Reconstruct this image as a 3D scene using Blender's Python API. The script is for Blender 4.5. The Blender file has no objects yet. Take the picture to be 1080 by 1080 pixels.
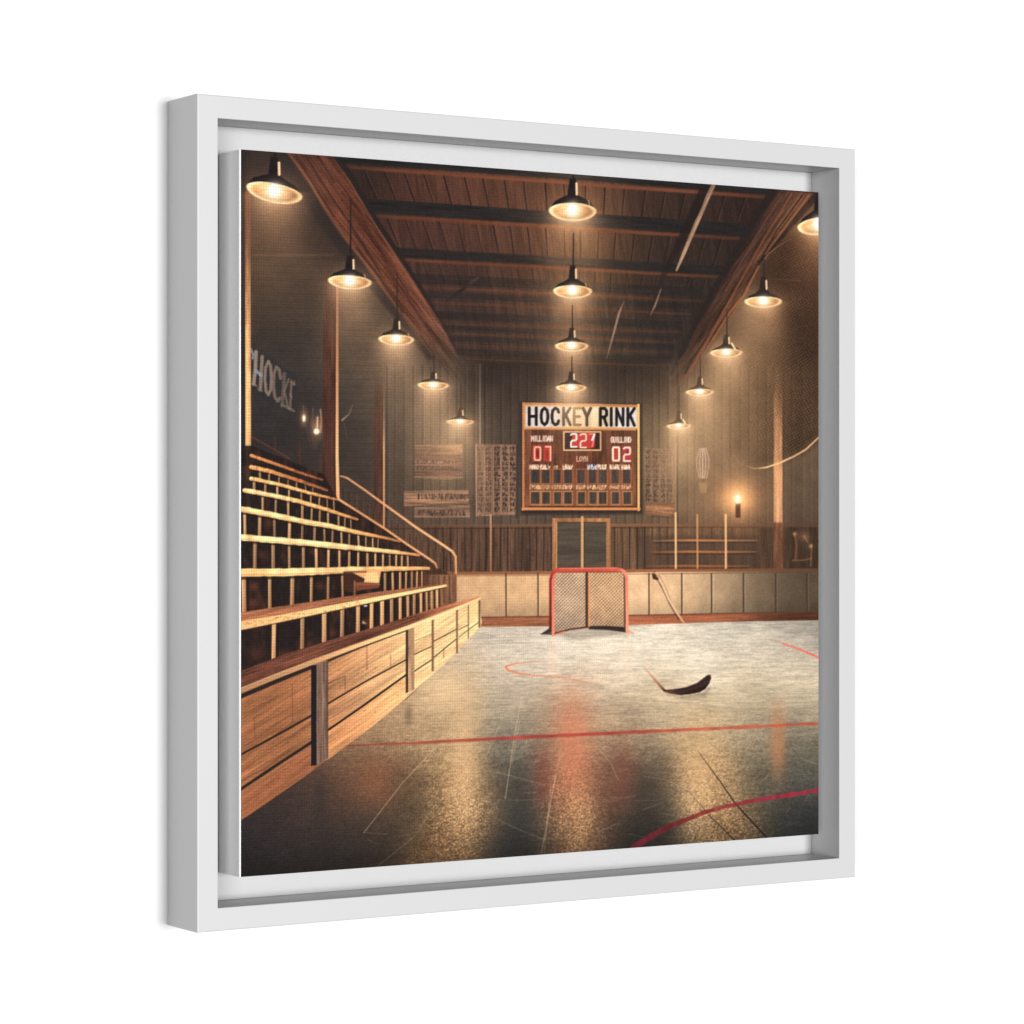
import bpy, bmesh, math
import numpy as np
from mathutils import Vector, Matrix

# ================================================================ camera, world, lamps, exposure
scene = bpy.context.scene
COL = scene.collection
U = 0.40                                   # height of the frame in metres; lengths below are fractions of it
F_PX, TH, X0, Z0 = 3091.64, 0.56527, -0.37493, 3.49137
W, D, B, BT, R = 1.00255, 0.07942, 0.02767, 0.02737, 0.06064   # frame width, depth, border, backing depth
HW, HH, CP = 0.4407, 0.4378, 0.0043        # print half width, half height, distance behind the frame front
BASE_Z = 1.30                              # the picture hangs at eye height on the wall

cs, sn = math.cos(TH), math.sin(TH)
cam_s = -X0*cs-Z0*sn-W/2; cam_d = X0*sn-Z0*cs
cam = bpy.data.objects.new('camera', bpy.data.cameras.new('camera')); COL.objects.link(cam)
cam.location = (cam_s*U, cam_d*U, BASE_Z+.5*U)
cam.rotation_euler = (math.pi/2, 0, -TH)
cam.data.lens = F_PX/1080*36; cam.data.sensor_width = 36
cam.data.shift_y = 1.26/1080
cam.data.clip_start = .05; cam.data.clip_end = 100
scene.camera = cam
scene.render.resolution_x = 1024; scene.render.resolution_y = 1024

world = bpy.data.worlds.new('World'); scene.world = world; world.use_nodes = True
bg = world.node_tree.nodes['Background']
bg.inputs['Color'].default_value = (1, 1, 1, 1); bg.inputs['Strength'].default_value = 0.03

def sun(name, direction, strength, angle):
    l = bpy.data.lights.new(name, 'SUN'); l.energy = strength; l.angle = math.radians(angle); l.color = (1, 1, 1)
    o = bpy.data.objects.new(name, l); COL.objects.link(o)
    o.rotation_euler = Vector(direction).to_track_quat('-Z', 'Y').to_euler(); o.location = (0, -3, 3)
    return o
# soft key from the front, a little right: throws the thin soft shadow on the wall at the left edge
sun('studio_key', (-math.sin(math.radians(7)), math.cos(math.radians(7)), 0), 3.85, 16)
# second lamp from the viewer's side: lights the faces that look left
sun('studio_side', (math.sin(math.radians(38)), math.cos(math.radians(38)), 0), 1.85, 20)

vs = scene.view_settings
vs.view_transform = 'Standard'; vs.look = 'None'; vs.exposure = 0; vs.gamma = 1; vs.use_curve_mapping = False

# ================================================================ materials
def material(name):
    m = bpy.data.materials.new(name); m.use_nodes = True
    return m, m.node_tree.nodes, m.node_tree.links, m.node_tree.nodes['Principled BSDF']

def paint_mat(name, col, rough, nscale, var, bump, spec=.3):
    m, N, L, P = material(name)
    tc = N.new('ShaderNodeTexCoord'); no = N.new('ShaderNodeTexNoise')
    no.inputs['Scale'].default_value = nscale; no.inputs['Detail'].default_value = 5
    L.new(tc.outputs['Object'], no.inputs['Vector'])
    mr = N.new('ShaderNodeMapRange'); L.new(no.outputs['Fac'], mr.inputs['Value'])
    mr.inputs['To Min'].default_value = 1-var; mr.inputs['To Max'].default_value = 1+var
    mx = N.new('ShaderNodeMix'); mx.data_type = 'RGBA'; mx.blend_type = 'MULTIPLY'; mx.inputs['Factor'].default_value = 1
    mx.inputs['A'].default_value = (*col, 1); L.new(mr.outputs['Result'], mx.inputs['B']); L.new(mx.outputs['Result'], P.inputs['Base Color'])
    bp = N.new('ShaderNodeBump'); bp.inputs['Strength'].default_value = bump; bp.inputs['Distance'].default_value = .0006
    L.new(no.outputs['Fac'], bp.inputs['Height']); L.new(bp.outputs['Normal'], P.inputs['Normal'])
    P.inputs['Roughness'].default_value = rough; P.inputs['Specular IOR Level'].default_value = spec
    return m

M_WALL = paint_mat('white_wall_paint', (.615, .615, .615), .9, 60, .01, .15, .1)
M_FRAME = paint_mat('white_satin_lacquer', (.444, .444, .444), .36, 140, .006, .03, .30)
M_BACK = paint_mat('white_backing_board', (.415, .415, .415), .7, 140, .006, .04, .1)
M_CANVAS = paint_mat('raw_white_canvas', (.82, .82, .82), .9, 900, .02, .25, .05)

def print_mat():
    """ink from the colour attribute, broken up by the weave of the canvas"""
    m, N, L, P = material('printed_canvas')
    ca = N.new('ShaderNodeAttribute'); ca.attribute_name = 'ink'
    tc = N.new('ShaderNodeTexCoord'); sp = N.new('ShaderNodeSeparateXYZ'); L.new(tc.outputs['Object'], sp.inputs[0])
    def math_(op, a, b=None):
        n = N.new('ShaderNodeMath'); n.operation = op
        for i, v in enumerate((a, b)):
            if v is None: continue
            if isinstance(v, (int, float)): n.inputs[i].default_value = v
            else: L.new(v, n.inputs[i])
        return n.outputs[0]
    k = 2*math.pi/(WEAVE*U)
    sx = math_('SINE', math_('MULTIPLY', sp.outputs['X'], k)); sz = math_('SINE', math_('MULTIPLY', sp.outputs['Z'], k*.93))
    weave = math_('MULTIPLY', math_('ADD', sx, sz), .5)
    no = N.new('ShaderNodeTexNoise'); no.inputs['Scale'].default_value = 18; L.new(tc.outputs['Object'], no.inputs['Vector'])
    am = N.new('ShaderNodeMapRange'); L.new(no.outputs['Fac'], am.inputs['Value']); am.inputs['To Min'].default_value = WAMP*.7; am.inputs['To Max'].default_value = WAMP*1.3
    # the weave pattern in the colour grows fainter towards the right
    co = N.new('ShaderNodeMapRange'); L.new(sp.outputs['X'], co.inputs['Value']); co.inputs['From Min'].default_value = -.42*U; co.inputs['From Max'].default_value = .2*U
    co.inputs['To Min'].default_value = 1.0; co.inputs['To Max'].default_value = .25
    f = math_('ADD', 1.0, math_('MULTIPLY', weave, math_('MULTIPLY', am.outputs['Result'], co.outputs['Result'])))
    mx = N.new('ShaderNodeMix'); mx.data_type = 'RGBA'; mx.blend_type = 'MULTIPLY'; mx.inputs['Factor'].default_value = 1
    L.new(ca.outputs['Color'], mx.inputs['A']); L.new(f, mx.inputs['B']); L.new(mx.outputs['Result'], P.inputs['Base Color'])
    bp = N.new('ShaderNodeBump'); bp.inputs['Strength'].default_value = .1; bp.inputs['Distance'].default_value = .0002
    L.new(weave, bp.inputs['Height']); L.new(bp.outputs['Normal'], P.inputs['Normal'])
    P.inputs['Roughness'].default_value = .8; P.inputs['Specular IOR Level'].default_value = .05
    return m
WEAVE, WAMP = .0033, .15
M_PRINT = print_mat()

# ================================================================ the wall and the frame
def link(name, verts, faces, mat, parent=None, smooth=False):
    me = bpy.data.meshes.new(name); me.from_pydata([tuple(v) for v in verts], [], faces)
    bm = bmesh.new(); bm.from_mesh(me); bmesh.ops.recalc_face_normals(bm, faces=bm.faces); bm.to_mesh(me); bm.free()
    me.materials.append(mat)
    o = bpy.data.objects.new(name, me); COL.objects.link(o)
    if parent: o.parent = parent
    return o

def box(x0, x1, y0, y1, z0, z1):
    v = [(x, y, z) for x in (x0, x1) for y in (y0, y1) for z in (z0, z1)]
    return v, [(0, 1, 3, 2), (4, 6, 7, 5), (0, 4, 5, 1), (2, 3, 7, 6), (0, 2, 6, 4), (1, 5, 7, 3)]

v, f = box(-4, 4, D*U+.0006, D*U+.12, 0, 3.2)
wall = link('wall', v, f, M_WALL); wall['kind'] = 'structure'
wall['label'] = 'plain bright white wall behind the framed canvas'; wall['category'] = 'wall'

def thing(name, label, cat, loc):
    o = bpy.data.objects.new(name, None); COL.objects.link(o); o.location = loc; o.empty_display_size = .05
    o['label'] = label; o['category'] = cat
    return o

frame = thing('picture_frame', 'square white floater frame with a deep open channel, hung on the white wall', 'picture frame', (0, 0, BASE_Z))
# rail profile: (inset from the outer edge, depth behind the front); small eased edges
e = .0016
PROF = [(0, D)]+[(e*(1-math.sin(a)), e*(1-math.cos(a))) for a in (math.pi/2, 1.2, .9, .6, .3, 0)]+[(B-e*.6, 0), (B-e*.18, e*.18), (B, e*.6), (B, R+.010), (B*.75, D)]
hw, hh = W/2, .5
def rail(p, q, nx, nz):
    """mitred rail between outer corners p and q; (nx, nz) points to the middle of the frame"""
    vs_ = []
    dx, dz = q[0]-p[0], q[1]-p[1]; L = math.hypot(dx, dz); dx /= L; dz /= L
    for c, sg in ((p, 1), (q, -1)):
        for a, d in PROF:
            vs_.append(((c[0]+nx*a+sg*dx*a)*U, d*U, (c[1]+nz*a+sg*dz*a+.5)*U))
    n = len(PROF)
    fs = [(i, (i+1) % n, n+(i+1) % n, n+i) for i in range(n)]+[tuple(range(n)), tuple(range(2*n-1, n-1, -1))]
    return link('rail', vs_, fs, M_FRAME, frame)
rail((-hw, hh), (hw, hh), 0, -1); rail((-hw, -hh), (hw, -hh), 0, 1)
rail((-hw, -hh), (-hw, hh), 1, 0); rail((hw, -hh), (hw, hh), -1, 0)
g = .0006
v, f = box((-hw+B+g)*U, (hw-B-g)*U, R*U, (R+.009)*U, (BT+g)*U, (1-BT-g)*U)
link('backing_board', v, f, M_BACK, frame)


INK_GAIN = 0.578
# ---------------------------------------------------------------- the printed picture
# A small numpy painter.  It works on a drawing sheet (one unit = one sheet unit, origin top left);
# the sheet is mapped once onto the flat canvas front, so the picture is ink on that flat face.
SX0, SY0, SX1, SY1, SS = 250.0, 150.0, 868.0, 932.0, 2.0
NX, NY = int((SX1-SX0)*SS)+1, int((SY1-SY0)*SS)+1
GX = (SX0+np.arange(NX)/SS).astype(np.float32)[None, :]
GY = (SY0+np.arange(NY)/SS).astype(np.float32)[:, None]
IMG = np.zeros((NY, NX, 3), np.float32)
RNG = np.random.default_rng(7)
TAB = RNG.random((256, 256)).astype(np.float32)

def C(*v): return np.array(v, np.float32)/255.0

def vnoise(x, y):
    xi = np.floor(x); yi = np.floor(y); fx = x-xi; fy = y-yi
    fx = fx*fx*(3-2*fx); fy = fy*fy*(3-2*fy)
    a = xi.astype(np.int32) & 255; b = yi.astype(np.int32) & 255
    a, b = np.broadcast_arrays(a, b)
    a1 = (a+1) & 255; b1 = (b+1) & 255
    return (TAB[b, a]*(1-fx)+TAB[b, a1]*fx)*(1-fy)+(TAB[b1, a]*(1-fx)+TAB[b1, a1]*fx)*fy

def fbm(x, y, n=4):
    s = 0; a = 1.0; t = 0
    for i in range(n):
        s = s+a*vnoise(x*2**i+17.3*i, y*2**i+9.1*i); t += a; a *= .55
    return s/t-.5

def sl(x0, y0, x1, y1, pad=2):
    i0 = max(0, int((x0-pad-SX0)*SS)); i1 = min(NX, int((x1+pad-SX0)*SS)+2)
    j0 = max(0, int((y0-pad-SY0)*SS)); j1 = min(NY, int((y1+pad-SY0)*SS)+2)
    return slice(j0, max(j0, j1)), slice(i0, max(i0, i1))

def sstep(a, b, v):
    t = np.clip((v-a)/(b-a), 0, 1); return t*t*(3-2*t)

def put(s, m, col, mode='mix'):
    m = m[..., None]; im = IMG[s]
    if mode == 'mix': im += (col-im)*m
    elif mode == 'mul': im *= 1+(col-1)*m
    elif mode == 'screen': im += (1-im)*(col*m)

def poly_mask(pts, soft=.7):
    p = np.array(pts, np.float32)
    s = sl(p[:, 0].min(), p[:, 1].min(), p[:, 0].max(), p[:, 1].max(), soft+1)
    x = GX[:, s[1]]; y = GY[s[0]]
    d = np.full((y.shape[0], x.shape[1]), 1e9, np.float32); ins = np.zeros(d.shape, bool)
    for k in range(len(p)):
        ax, ay = p[k-1]; bx, by = p[k]
        ex, ey = bx-ax, by-ay; L = ex*ex+ey*ey+1e-9
        t = np.clip(((x-ax)*ex+(y-ay)*ey)/L, 0, 1)
        d = np.minimum(d, (x-ax-t*ex)**2+(y-ay-t*ey)**2)
        if ay != by:
            c = (ay > y) != (by > y)
            ins ^= c & (x < (bx-ax)*(y-ay)/(by-ay)+ax)
    d = np.sqrt(d); d = np.where(ins, d, -d)
    return s, np.clip(d/soft+.5, 0, 1), x, y

def poly(pts, col, soft=.7, a=1.0, mode='mix'):
    s, m, x, y = poly_mask(pts, soft)
    if callable(col): col = col(x, y)
    if callable(a): a = a(x, y)
    put(s, m*a, col, mode)

def rect(x0, y0, x1, y1, col, soft=.7, a=1.0, mode='mix'):
    poly([(x0, y0), (x1, y0), (x1, y1), (x0, y1)], col, soft, a, mode)

def stroke(pts, w, col, soft=.8, a=1.0, mode='mix'):
    """polyline; w and col may be one value or one per vertex"""
    p = np.array(pts, np.float32); n = len(p)
    w = np.broadcast_to(np.array(w, np.float32), (n,))
    cc = np.array(col, np.float32)
    if cc.ndim == 1: cc = np.broadcast_to(cc, (n, 3))
    al = np.broadcast_to(np.array(a, np.float32), (n,))
    s = sl(p[:, 0].min(), p[:, 1].min(), p[:, 0].max(), p[:, 1].max(), w.max()+soft+1)
    x = GX[:, s[1]]; y = GY[s[0]]
    best = np.full((y.shape[0], x.shape[1]), -1e9, np.float32)
    colr = np.zeros(best.shape+(3,), np.float32); alr = np.zeros(best.shape, np.float32)
    for k in range(n-1):
        ax, ay = p[k]; bx, by = p[k+1]
        ex, ey = bx-ax, by-ay; L = ex*ex+ey*ey+1e-9
        t = np.clip(((x-ax)*ex+(y-ay)*ey)/L, 0, 1)
        v = (w[k]+(w[k+1]-w[k])*t)/2-np.sqrt((x-ax-t*ex)**2+(y-ay-t*ey)**2)
        u = v > best
        best = np.where(u, v, best)
        colr = np.where(u[..., None], cc[k]+(cc[k+1]-cc[k])*t[..., None], colr)
        alr = np.where(u, al[k]+(al[k+1]-al[k])*t, alr)
    put(s, np.clip(best/soft+.5, 0, 1)*alr, colr, mode)

def ell(cx, cy, rx, ry, col, tilt=0, soft=.8, a=1.0, mode='mix', top=1):
    r = max(rx, ry); s = sl(cx-r, cy-r, cx+r, cy+r)
    x = GX[:, s[1]]-cx; y = GY[s[0]]-cy
    c, q = math.cos(math.radians(tilt)), math.sin(math.radians(tilt))
    u = (x*c+y*q)/rx; v = (-x*q+y*c)/ry
    if top != 1: v = np.where(v < 0, v/top, v)
    e = np.sqrt(u*u+v*v)
    if callable(col): col = col(u, v)
    put(s, np.clip((1-e)*min(rx, ry)/soft+.5, 0, 1)*a, col, mode)

def glow(cx, cy, rx, ry, col, a=1.0, p=2.0, mode='screen'):
    s = sl(cx-2.6*rx, cy-2.6*ry, cx+2.6*rx, cy+2.6*ry)
    e = ((GX[:, s[1]]-cx)/rx)**2+((GY[s[0]]-cy)/ry)**2
    put(s, a*np.exp(-e**(p/2)), col, mode)

def field(pts, sig=45.0):
    """smooth colour field through scattered (x, y, r, g, b)"""
    q = np.array(pts, np.float32)
    gx = np.linspace(SX0, SX1, 104, dtype=np.float32); gy = np.linspace(SY0, SY1, 131, dtype=np.float32)
    d2 = (gx[None, :, None]-q[:, 0])**2+(gy[:, None, None]-q[:, 1])**2
    w = np.exp(-d2/(2*sig*sig))+1e-3/(1+d2/400.0)**2
    f = (w[..., None]*q[:, 2:]/255.0).sum(2)/w.sum(2)[..., None]
    return gx, gy, f.astype(np.float32)

def lut(fd, x, y):
    gx, gy, f = fd
    x, y = np.broadcast_arrays(x, y)
    i = np.clip((x-gx[0])/(gx[1]-gx[0]), 0, len(gx)-1.001); j = np.clip((y-gy[0])/(gy[1]-gy[0]), 0, len(gy)-1.001)
    a = i.astype(np.int32); b = j.astype(np.int32); u = (i-a)[..., None]; v = (j-b)[..., None]
    return (f[b, a]*(1-u)+f[b, a+1]*u)*(1-v)+(f[b+1, a]*(1-u)+f[b+1, a+1]*u)*v

def gs(x): return 1.0-(x-255.0)*(0.118/608.0)       # the sheet's own taper
def hy(x, h): return 541.0-h*gs(x)                    # a line level in the picture, h above its horizon
def wood(base, ax, ay, amp=.16, seed=0.0):
    """grain stretched along (ax, ay)"""
    L = math.hypot(ax, ay); ax /= L; ay /= L
    def f(x, y):
        b = base(x, y) if callable(base) else base
        u = x*ax+y*ay; v = -x*ay+y*ax
        n = fbm(u*.045+seed, v*.9+seed*3, 3)*1.3+fbm(u*.02+5+seed, v*.22+seed, 2)+fbm(x*.7, y*.7, 2)*.35
        return np.clip(b*(1+amp*2*n[..., None]), 0, 1)
    return f

# ---- stroke lettering
GLY = {
 'H': [[(0,0),(0,1)],[(1,0),(1,1)],[(0,.5),(1,.5)]],
 'O': [[(.5,0),(.12,.14),(0,.4),(0,.6),(.12,.86),(.5,1),(.88,.86),(1,.6),(1,.4),(.88,.14),(.5,0)]],
 'C': [[(1,.24),(.86,.07),(.5,0),(.12,.14),(0,.4),(0,.6),(.12,.86),(.5,1),(.86,.93),(1,.76)]],
 'K': [[(0,0),(0,1)],[(1,0),(0,.58)],[(.36,.42),(1,1)]],
 'E': [[(1,0),(0,0),(0,1),(1,1)],[(0,.5),(.85,.5)]],
 'Y': [[(0,0),(.5,.5),(1,0)],[(.5,.5),(.5,1)]],
 'R': [[(0,1),(0,0),(.7,0),(1,.14),(1,.38),(.7,.52),(0,.52)],[(.55,.52),(1,1)]],
 'I': [[(.5,0),(.5,1)]],
 'N': [[(0,1),(0,0),(1,1),(1,0)]],
 'M': [[(0,1),(0,0),(.5,.6),(1,0),(1,1)]],
 'L': [[(0,0),(0,1),(1,1)]],
 'D': [[(0,0),(0,1),(.6,1),(1,.75),(1,.25),(.6,0),(0,0)]],
 'A': [[(0,1),(.5,0),(1,1)],[(.2,.65),(.8,.65)]],
 'G': [[(1,.2),(.7,0),(.3,0),(0,.25),(0,.75),(.3,1),(.7,1),(1,.8),(1,.55),(.55,.55)]],
 'U': [[(0,0),(0,.75),(.3,1),(.7,1),(1,.75),(1,0)]],
 'S': [[(1,.15),(.6,0),(.2,.05),(0,.25),(.2,.45),(.8,.55),(1,.75),(.8,.95),(.4,1),(0,.85)]],
 '0': [[(.1,0),(0,.1),(0,.9),(.1,1),(.9,1),(1,.9),(1,.1),(.9,0),(.1,0)]],
 '1': [[(.15,0),(1,0),(1,1)]],
 '2': [[(0,.08),(.2,0),(.9,0),(1,.12),(1,.4),(.85,.5),(.2,.52),(0,.65),(0,1),(1,1)]],
 '7': [[(0,0),(.8,0),(1,.1),(.8,.6),(.55,1)]],
}
def letter(ch, x0, y0, x1, y1, w, col, soft=.8, a=1.0):
    for st in GLY[ch]:
        stroke([(x0+u*(x1-x0), y0+v*(y1-y0)) for u, v in st], w, col, soft, a)

def word(t, x0, y0, x1, y1, w, col, gap=.28, a=1.0, soft=.7):
    n = len(t); cw = (x1-x0)/(n+(n-1)*gap)
    for i, ch in enumerate(t):
        x = x0+i*cw*(1+gap)
        if ch != ' ': letter(ch, x, y0, x+cw, y1, w, col, soft, a)

def scrawl(x0, y0, x1, y1, w, col, step, seed, a=.9, slope=0.0):
    """worn lettering nobody can read: a row of short broken strokes"""
    r = np.random.default_rng(seed); x = x0
    while x < x1-step*.5:
        yo = slope*(x-x0)
        for k in range(r.integers(2, 4)):
            q = [(x+r.uniform(0, .85)*step, yo+r.choice([y0, (y0+y1)/2, y1])+r.uniform(-.4, .4)) for _ in range(2)]
            stroke(q, w, col, .7, a*r.uniform(.4, 1))
        stroke([(x, yo+y0), (x+r.uniform(-.2, .2), yo+y1)], w, col, .7, a*r.uniform(.3, 1))
        x += step*r.uniform(.85, 1.15)

def paint():
    global IMG
    # ---------- the walls behind everything
    F = field([
        (258,180,52,44,40),(300,240,66,52,42),(290,300,76,60,46),(330,200,58,48,44),(300,360,62,55,50),(320,400,58,54,50),
        (280,430,52,50,49),(310,470,56,49,45),(330,330,68,58,48),(380,360,88,72,56),(375,420,72,64,56),(380,480,66,59,52),
        (420,400,104,86,66),(430,450,90,78,64),(400,530,70,58,48),(440,500,80,67,54),(470,450,122,102,76),(480,480,112,94,72),
        (460,540,92,78,62),(510,400,62,52,45),(540,400,64,54,46),(530,450,72,62,52),(570,400,80,66,53),(640,400,74,61,49),
        (690,400,62,52,44),(700,440,86,72,56),(690,470,112,96,72),(720,480,130,108,78),(740,440,132,106,74),(730,520,118,96,70),
        (760,400,124,98,68),(800,360,116,90,62),(790,420,116,92,66),(840,300,84,62,48),(855,260,92,64,44),(850,350,82,64,52),
        (830,430,102,82,62),(780,480,122,98,70),(800,540,104,84,62),(850,520,94,78,60),(845,580,70,56,46),(750,560,98,78,58),
        (700,560,104,82,60),(520,540,88,76,64),(550,570,88,74,60),(640,560,98,80,62),(460,590,98,72,54),(400,580,84,62,48),
        (300,620,46,36,32),(300,680,44,34,30)], 36)
    IMG[:] = lut(F, GX, GY)
    n = fbm(GX*.05, GY*.06, 4)[..., None]
    IMG *= 1+.22*n
    # back wall boards
    s = sl(405, 380, 863, 604)
    x = GX[:, s[1]]; y = GY[s[0]]
    xp = x+0*y
    for k, x0 in enumerate(np.arange(408, 860, 9.3)):
        xx = x0+RNG.uniform(-1.2, 1.2)
        f = .5 if xx < 720 else .22
        stroke([(xx, 386), (xx+RNG.uniform(-.6, .6), 600)], RNG.uniform(1.0, 1.8), C(44, 40, 38), 1.2, f*RNG.uniform(.55, 1))
        stroke([(xx+2, 386), (xx+2, 600)], 1.2, C(150, 130, 105), 1.5, .13)
        sh = RNG.uniform(-.1, .1)
        rect(xx, 384, xx+9, 602, C(255, 240, 220)*(1+sh), 1, abs(sh)*.5, 'mul') if sh < 0 else rect(xx, 384, xx+9, 602, C(150, 120, 90), 1, sh)
    # left wall slats, level in the picture
    for yy in np.arange(190, 560, 7.5):
        stroke([(262, yy), (400, yy+RNG.uniform(-1, 1))], 1.2, C(40, 36, 34), 1.6, .16)
    rect(266, 268, 352, 270, C(110, 82, 58), 1.5, .35)
    # wainscot
    poly([(404, 556), (584, 556), (584, 606), (404, 606)], wood(C(96, 70, 52), 0, 1, .25, 3), 2, lambda x, y: .85*sstep(404, 450, x))
    poly([(644, 556), (863, 556), (863, 604), (644, 604)], wood(lambda x, y: C(112, 84, 60)*(1-.4*sstep(740, 850, x))[..., None]*np.ones_like(y)[..., None], 0, 1, .2, 8), 2, .8)
    for x0 in list(np.arange(452, 583, 7.6))+list(np.arange(648, 720, 8)):
        stroke([(x0, 556), (x0+RNG.uniform(-.5, .5), 601)], RNG.uniform(.9, 1.8), C(48, 38, 33), 1.0, RNG.uniform(.4, .9))
    stroke([(420, 555), (584, 554)], 3.4, wood_line(122, 84, 56), 1.2, [.2, .9])
    stroke([(644, 554), (740, 553.5), (863, 553)], 3.2, [C(140, 96, 62), C(122, 84, 56), C(92, 66, 48)], 1.2, .85)
    stroke([(404, 557.5), (584, 556.8)], 1.2, C(50, 40, 35), 1, .5); stroke([(644, 556.5), (800, 556)], 1.2, C(60, 45, 38), 1, .5)
    # ---------- ceiling
    cp = [(296, 155), (868, 155), (868, 204), (800, 280), (706, 392), (690, 387), (500, 383), (488, 380), (400, 250)]
    FC = field([(370,180,58,44,38),(450,200,92,58,44),(520,210,104,68,50),(600,210,112,76,54),(560,250,108,72,52),(700,200,72,52,42),
        (780,210,58,42,36),(480,260,84,56,46),(620,270,112,80,54),(720,260,62,48,40),(740,320,56,46,40),(560,310,92,66,50),(480,310,74,56,48),
        (610,330,104,78,54),(660,330,70,56,46),(500,350,74,58,49),(560,370,84,68,56),(620,375,98,80,60),(700,370,62,52,46)], 34)
    poly(cp, wood(lambda x, y: lut(FC, x, y)*C(232, 234, 236), .12, 1, .12, 2), 1.5, lambda x, y: 1-.7*sstep(372, 386, y))
    poly([(486, 372), (712, 372), (708, 440), (492, 440)], C(46, 37, 32), 1, lambda x, y: .5*(1-sstep(380, 438, y))*(1-.6*np.exp(-((x-603)/32)**2))*sstep(370, 384, y)*sstep(486, 512, x)*(1-sstep(690, 712, x)))
    def seams(h0, h1, xs, k, a):
        for x0 in xs:
            x0 = x0+RNG.uniform(-1, 1); y0 = hy(x0, h0); y1 = hy(x0, h1)
            xb = x0+(611-x0)*k*(y1-y0)/365.0
            stroke([(x0, y0), (xb, y1)], [RNG.uniform(1.0, 2.0), RNG.uniform(.8, 1.6)], C(34, 29, 28), .9, a*RNG.uniform(.6, 1))
            stroke([(x0+1.8, y0), (xb+1.6, y1)], .8, C(150, 96, 66), 1, a*.25)
    seams(371, 340, np.arange(362, 830, 21.2), .72, .95)
    seams(320, 288, np.arange(408, 780, 18.6), .75, .8)
    seams(273, 252, np.arange(430, 750, 16.5), .8, .5)
    for x0 in np.arange(470, 720, 13.5):
        stroke([(x0, hy(x0, 246)), (x0+(611-x0)*.3, 372)], .9, C(40, 34, 32), 1.2, .22)
    def joist(hd0, hd1, ho, x0, x1, a, ao, wo):
        xs = np.linspace(x0, x1, 9)
        top = [(x, hy(x, hd0)+RNG.uniform(-.4, .4)) for x in xs]; bot = [(x, hy(x, hd1)) for x in xs]
        if a > 0:
            poly(top+bot[::-1], wood(lambda x, y: (C(40, 38, 37)+C(26, 20, 12)*np.exp(-((x-604)/55)**2)[..., None])*np.ones_like(y)[..., None], 1, .07, .16, hd0), 1.4, a)
        cs = [C(128, 74, 48)*(1-.25*abs((x-600)/260))+RNG.uniform(-.03, .03) for x in xs]
        aa = [ao*RNG.uniform(.75, 1)*(.45 if i in (0, 8) else 1) for i in range(9)]
        stroke([(x, hy(x, ho)+RNG.uniform(-.3, .3)) for x in xs], wo, cs, 1.3, aa)
    joist(402, 377, 373, 352, 822, 1, 1, 3.8)
    joist(340, 325, 322, 372, 790, .95, .95, 3.4)
    joist(289, 278.5, 276, 404, 764, .85, .85, 3.0)
    joist(262, 251, 247, 432, 742, .5, .55, 2.6)
    joist(243, 236, 231, 446, 728, .45, .5, 2.4)
    joist(222, 213, 209, 458, 720, .5, .5, 2.0)
    joist(206, 201, 197.5, 466, 715, .4, .42, 1.8)
    joist(195, 189, 185, 474, 712, .4, .4, 1.6)
    joist(181, 174, 170, 480, 708, .4, .38, 1.8)
    # conduits
    stroke([(744, 198), (722, 246), (700, 290)], [11, 9, 6], C(40, 32, 29), 2.5, [.85, .8, .5])
    stroke([(752.5, 195), (746, 209), (741.4, 221), (735, 234.5), (728, 251), (722, 265.5), (713.6, 285)], [4.4, 4.6, 3.8, 4.6, 4.0, 3.8, 2.2], [C(132, 106, 84), C(158, 128, 100), C(142, 114, 90), C(166, 136, 106), C(150, 122, 96), C(172, 142, 110), C(150, 122, 94)], 1.1)
    stroke([(751, 196), (738, 224), (725, 254)], 1.0, C(110, 82, 62), 1, .7)
    stroke([(698, 292), (690, 322), (682, 336)], [5.5, 4.5, 3], C(52, 42, 37), 1.5, [.8, .7, .4])
    stroke([(697, 305), (691, 322), (686, 332)], [1.4, 2.0, 1.2], C(146, 120, 96), 1, [.6, .9, .5])
    stroke([(658, 318), (653, 330), (646, 356), (640, 378)], [1.6, 2.2, 2.0, 1.2], C(158, 132, 106), 1, [.3, .85, .8, .3])
    stroke([(504, 293), (488, 305), (472, 317)], [2.0, 3.4, 3.8], [C(92, 74, 62), C(44, 39, 37), C(48, 42, 39)], 1.5, [.8, .85, .45])
    # ---------- the two long beams
    lb = [(301, 160), (328, 192), (345, 222), (362, 247), (386, 277), (415, 318), (440, 352), (459, 376), (478, 402), (487, 402), (488, 386), (467, 345), (440, 302), (420, 270), (395, 232), (367, 184), (352, 160)]
    FB = field([(330,180,86,52,40),(370,215,104,60,42),(360,240,92,55,40),(400,270,98,58,42),(430,310,104,62,44),(460,350,98,64,48),(482,390,90,68,54)], 25)
    poly(lb, wood(lambda x, y: lut(FB, x, y), .6, .8, .3, 4), 1.4, lambda x, y: 1-.75*sstep(340, 404, y))
    stroke([(350, 160), (367, 181), (395, 230), (420, 267), (440, 298), (467, 341), (487, 378)], [5, 6, 6, 5, 4, 3, 1.5], C(42, 36, 34), 1.5, [.95, .95, .95, .9, .8, .4, 0])
    stroke([(352, 168), (372, 197), (397, 239), (424, 281), (445, 315), (466, 350)], 1.3, C(150, 98, 68), 1.3, [.3, .5, .5, .6, .6, .3])
    stroke([(305, 162), (328, 194), (345, 224), (362, 249), (386, 279), (415, 320), (440, 354), (459, 378)], [2.5, 3, 3, 3, 3, 2.4, 2, 1.5], C(142, 86, 56), 1.6, [.5, .8, .8, .9, .8, .7, .5, .3])
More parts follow.
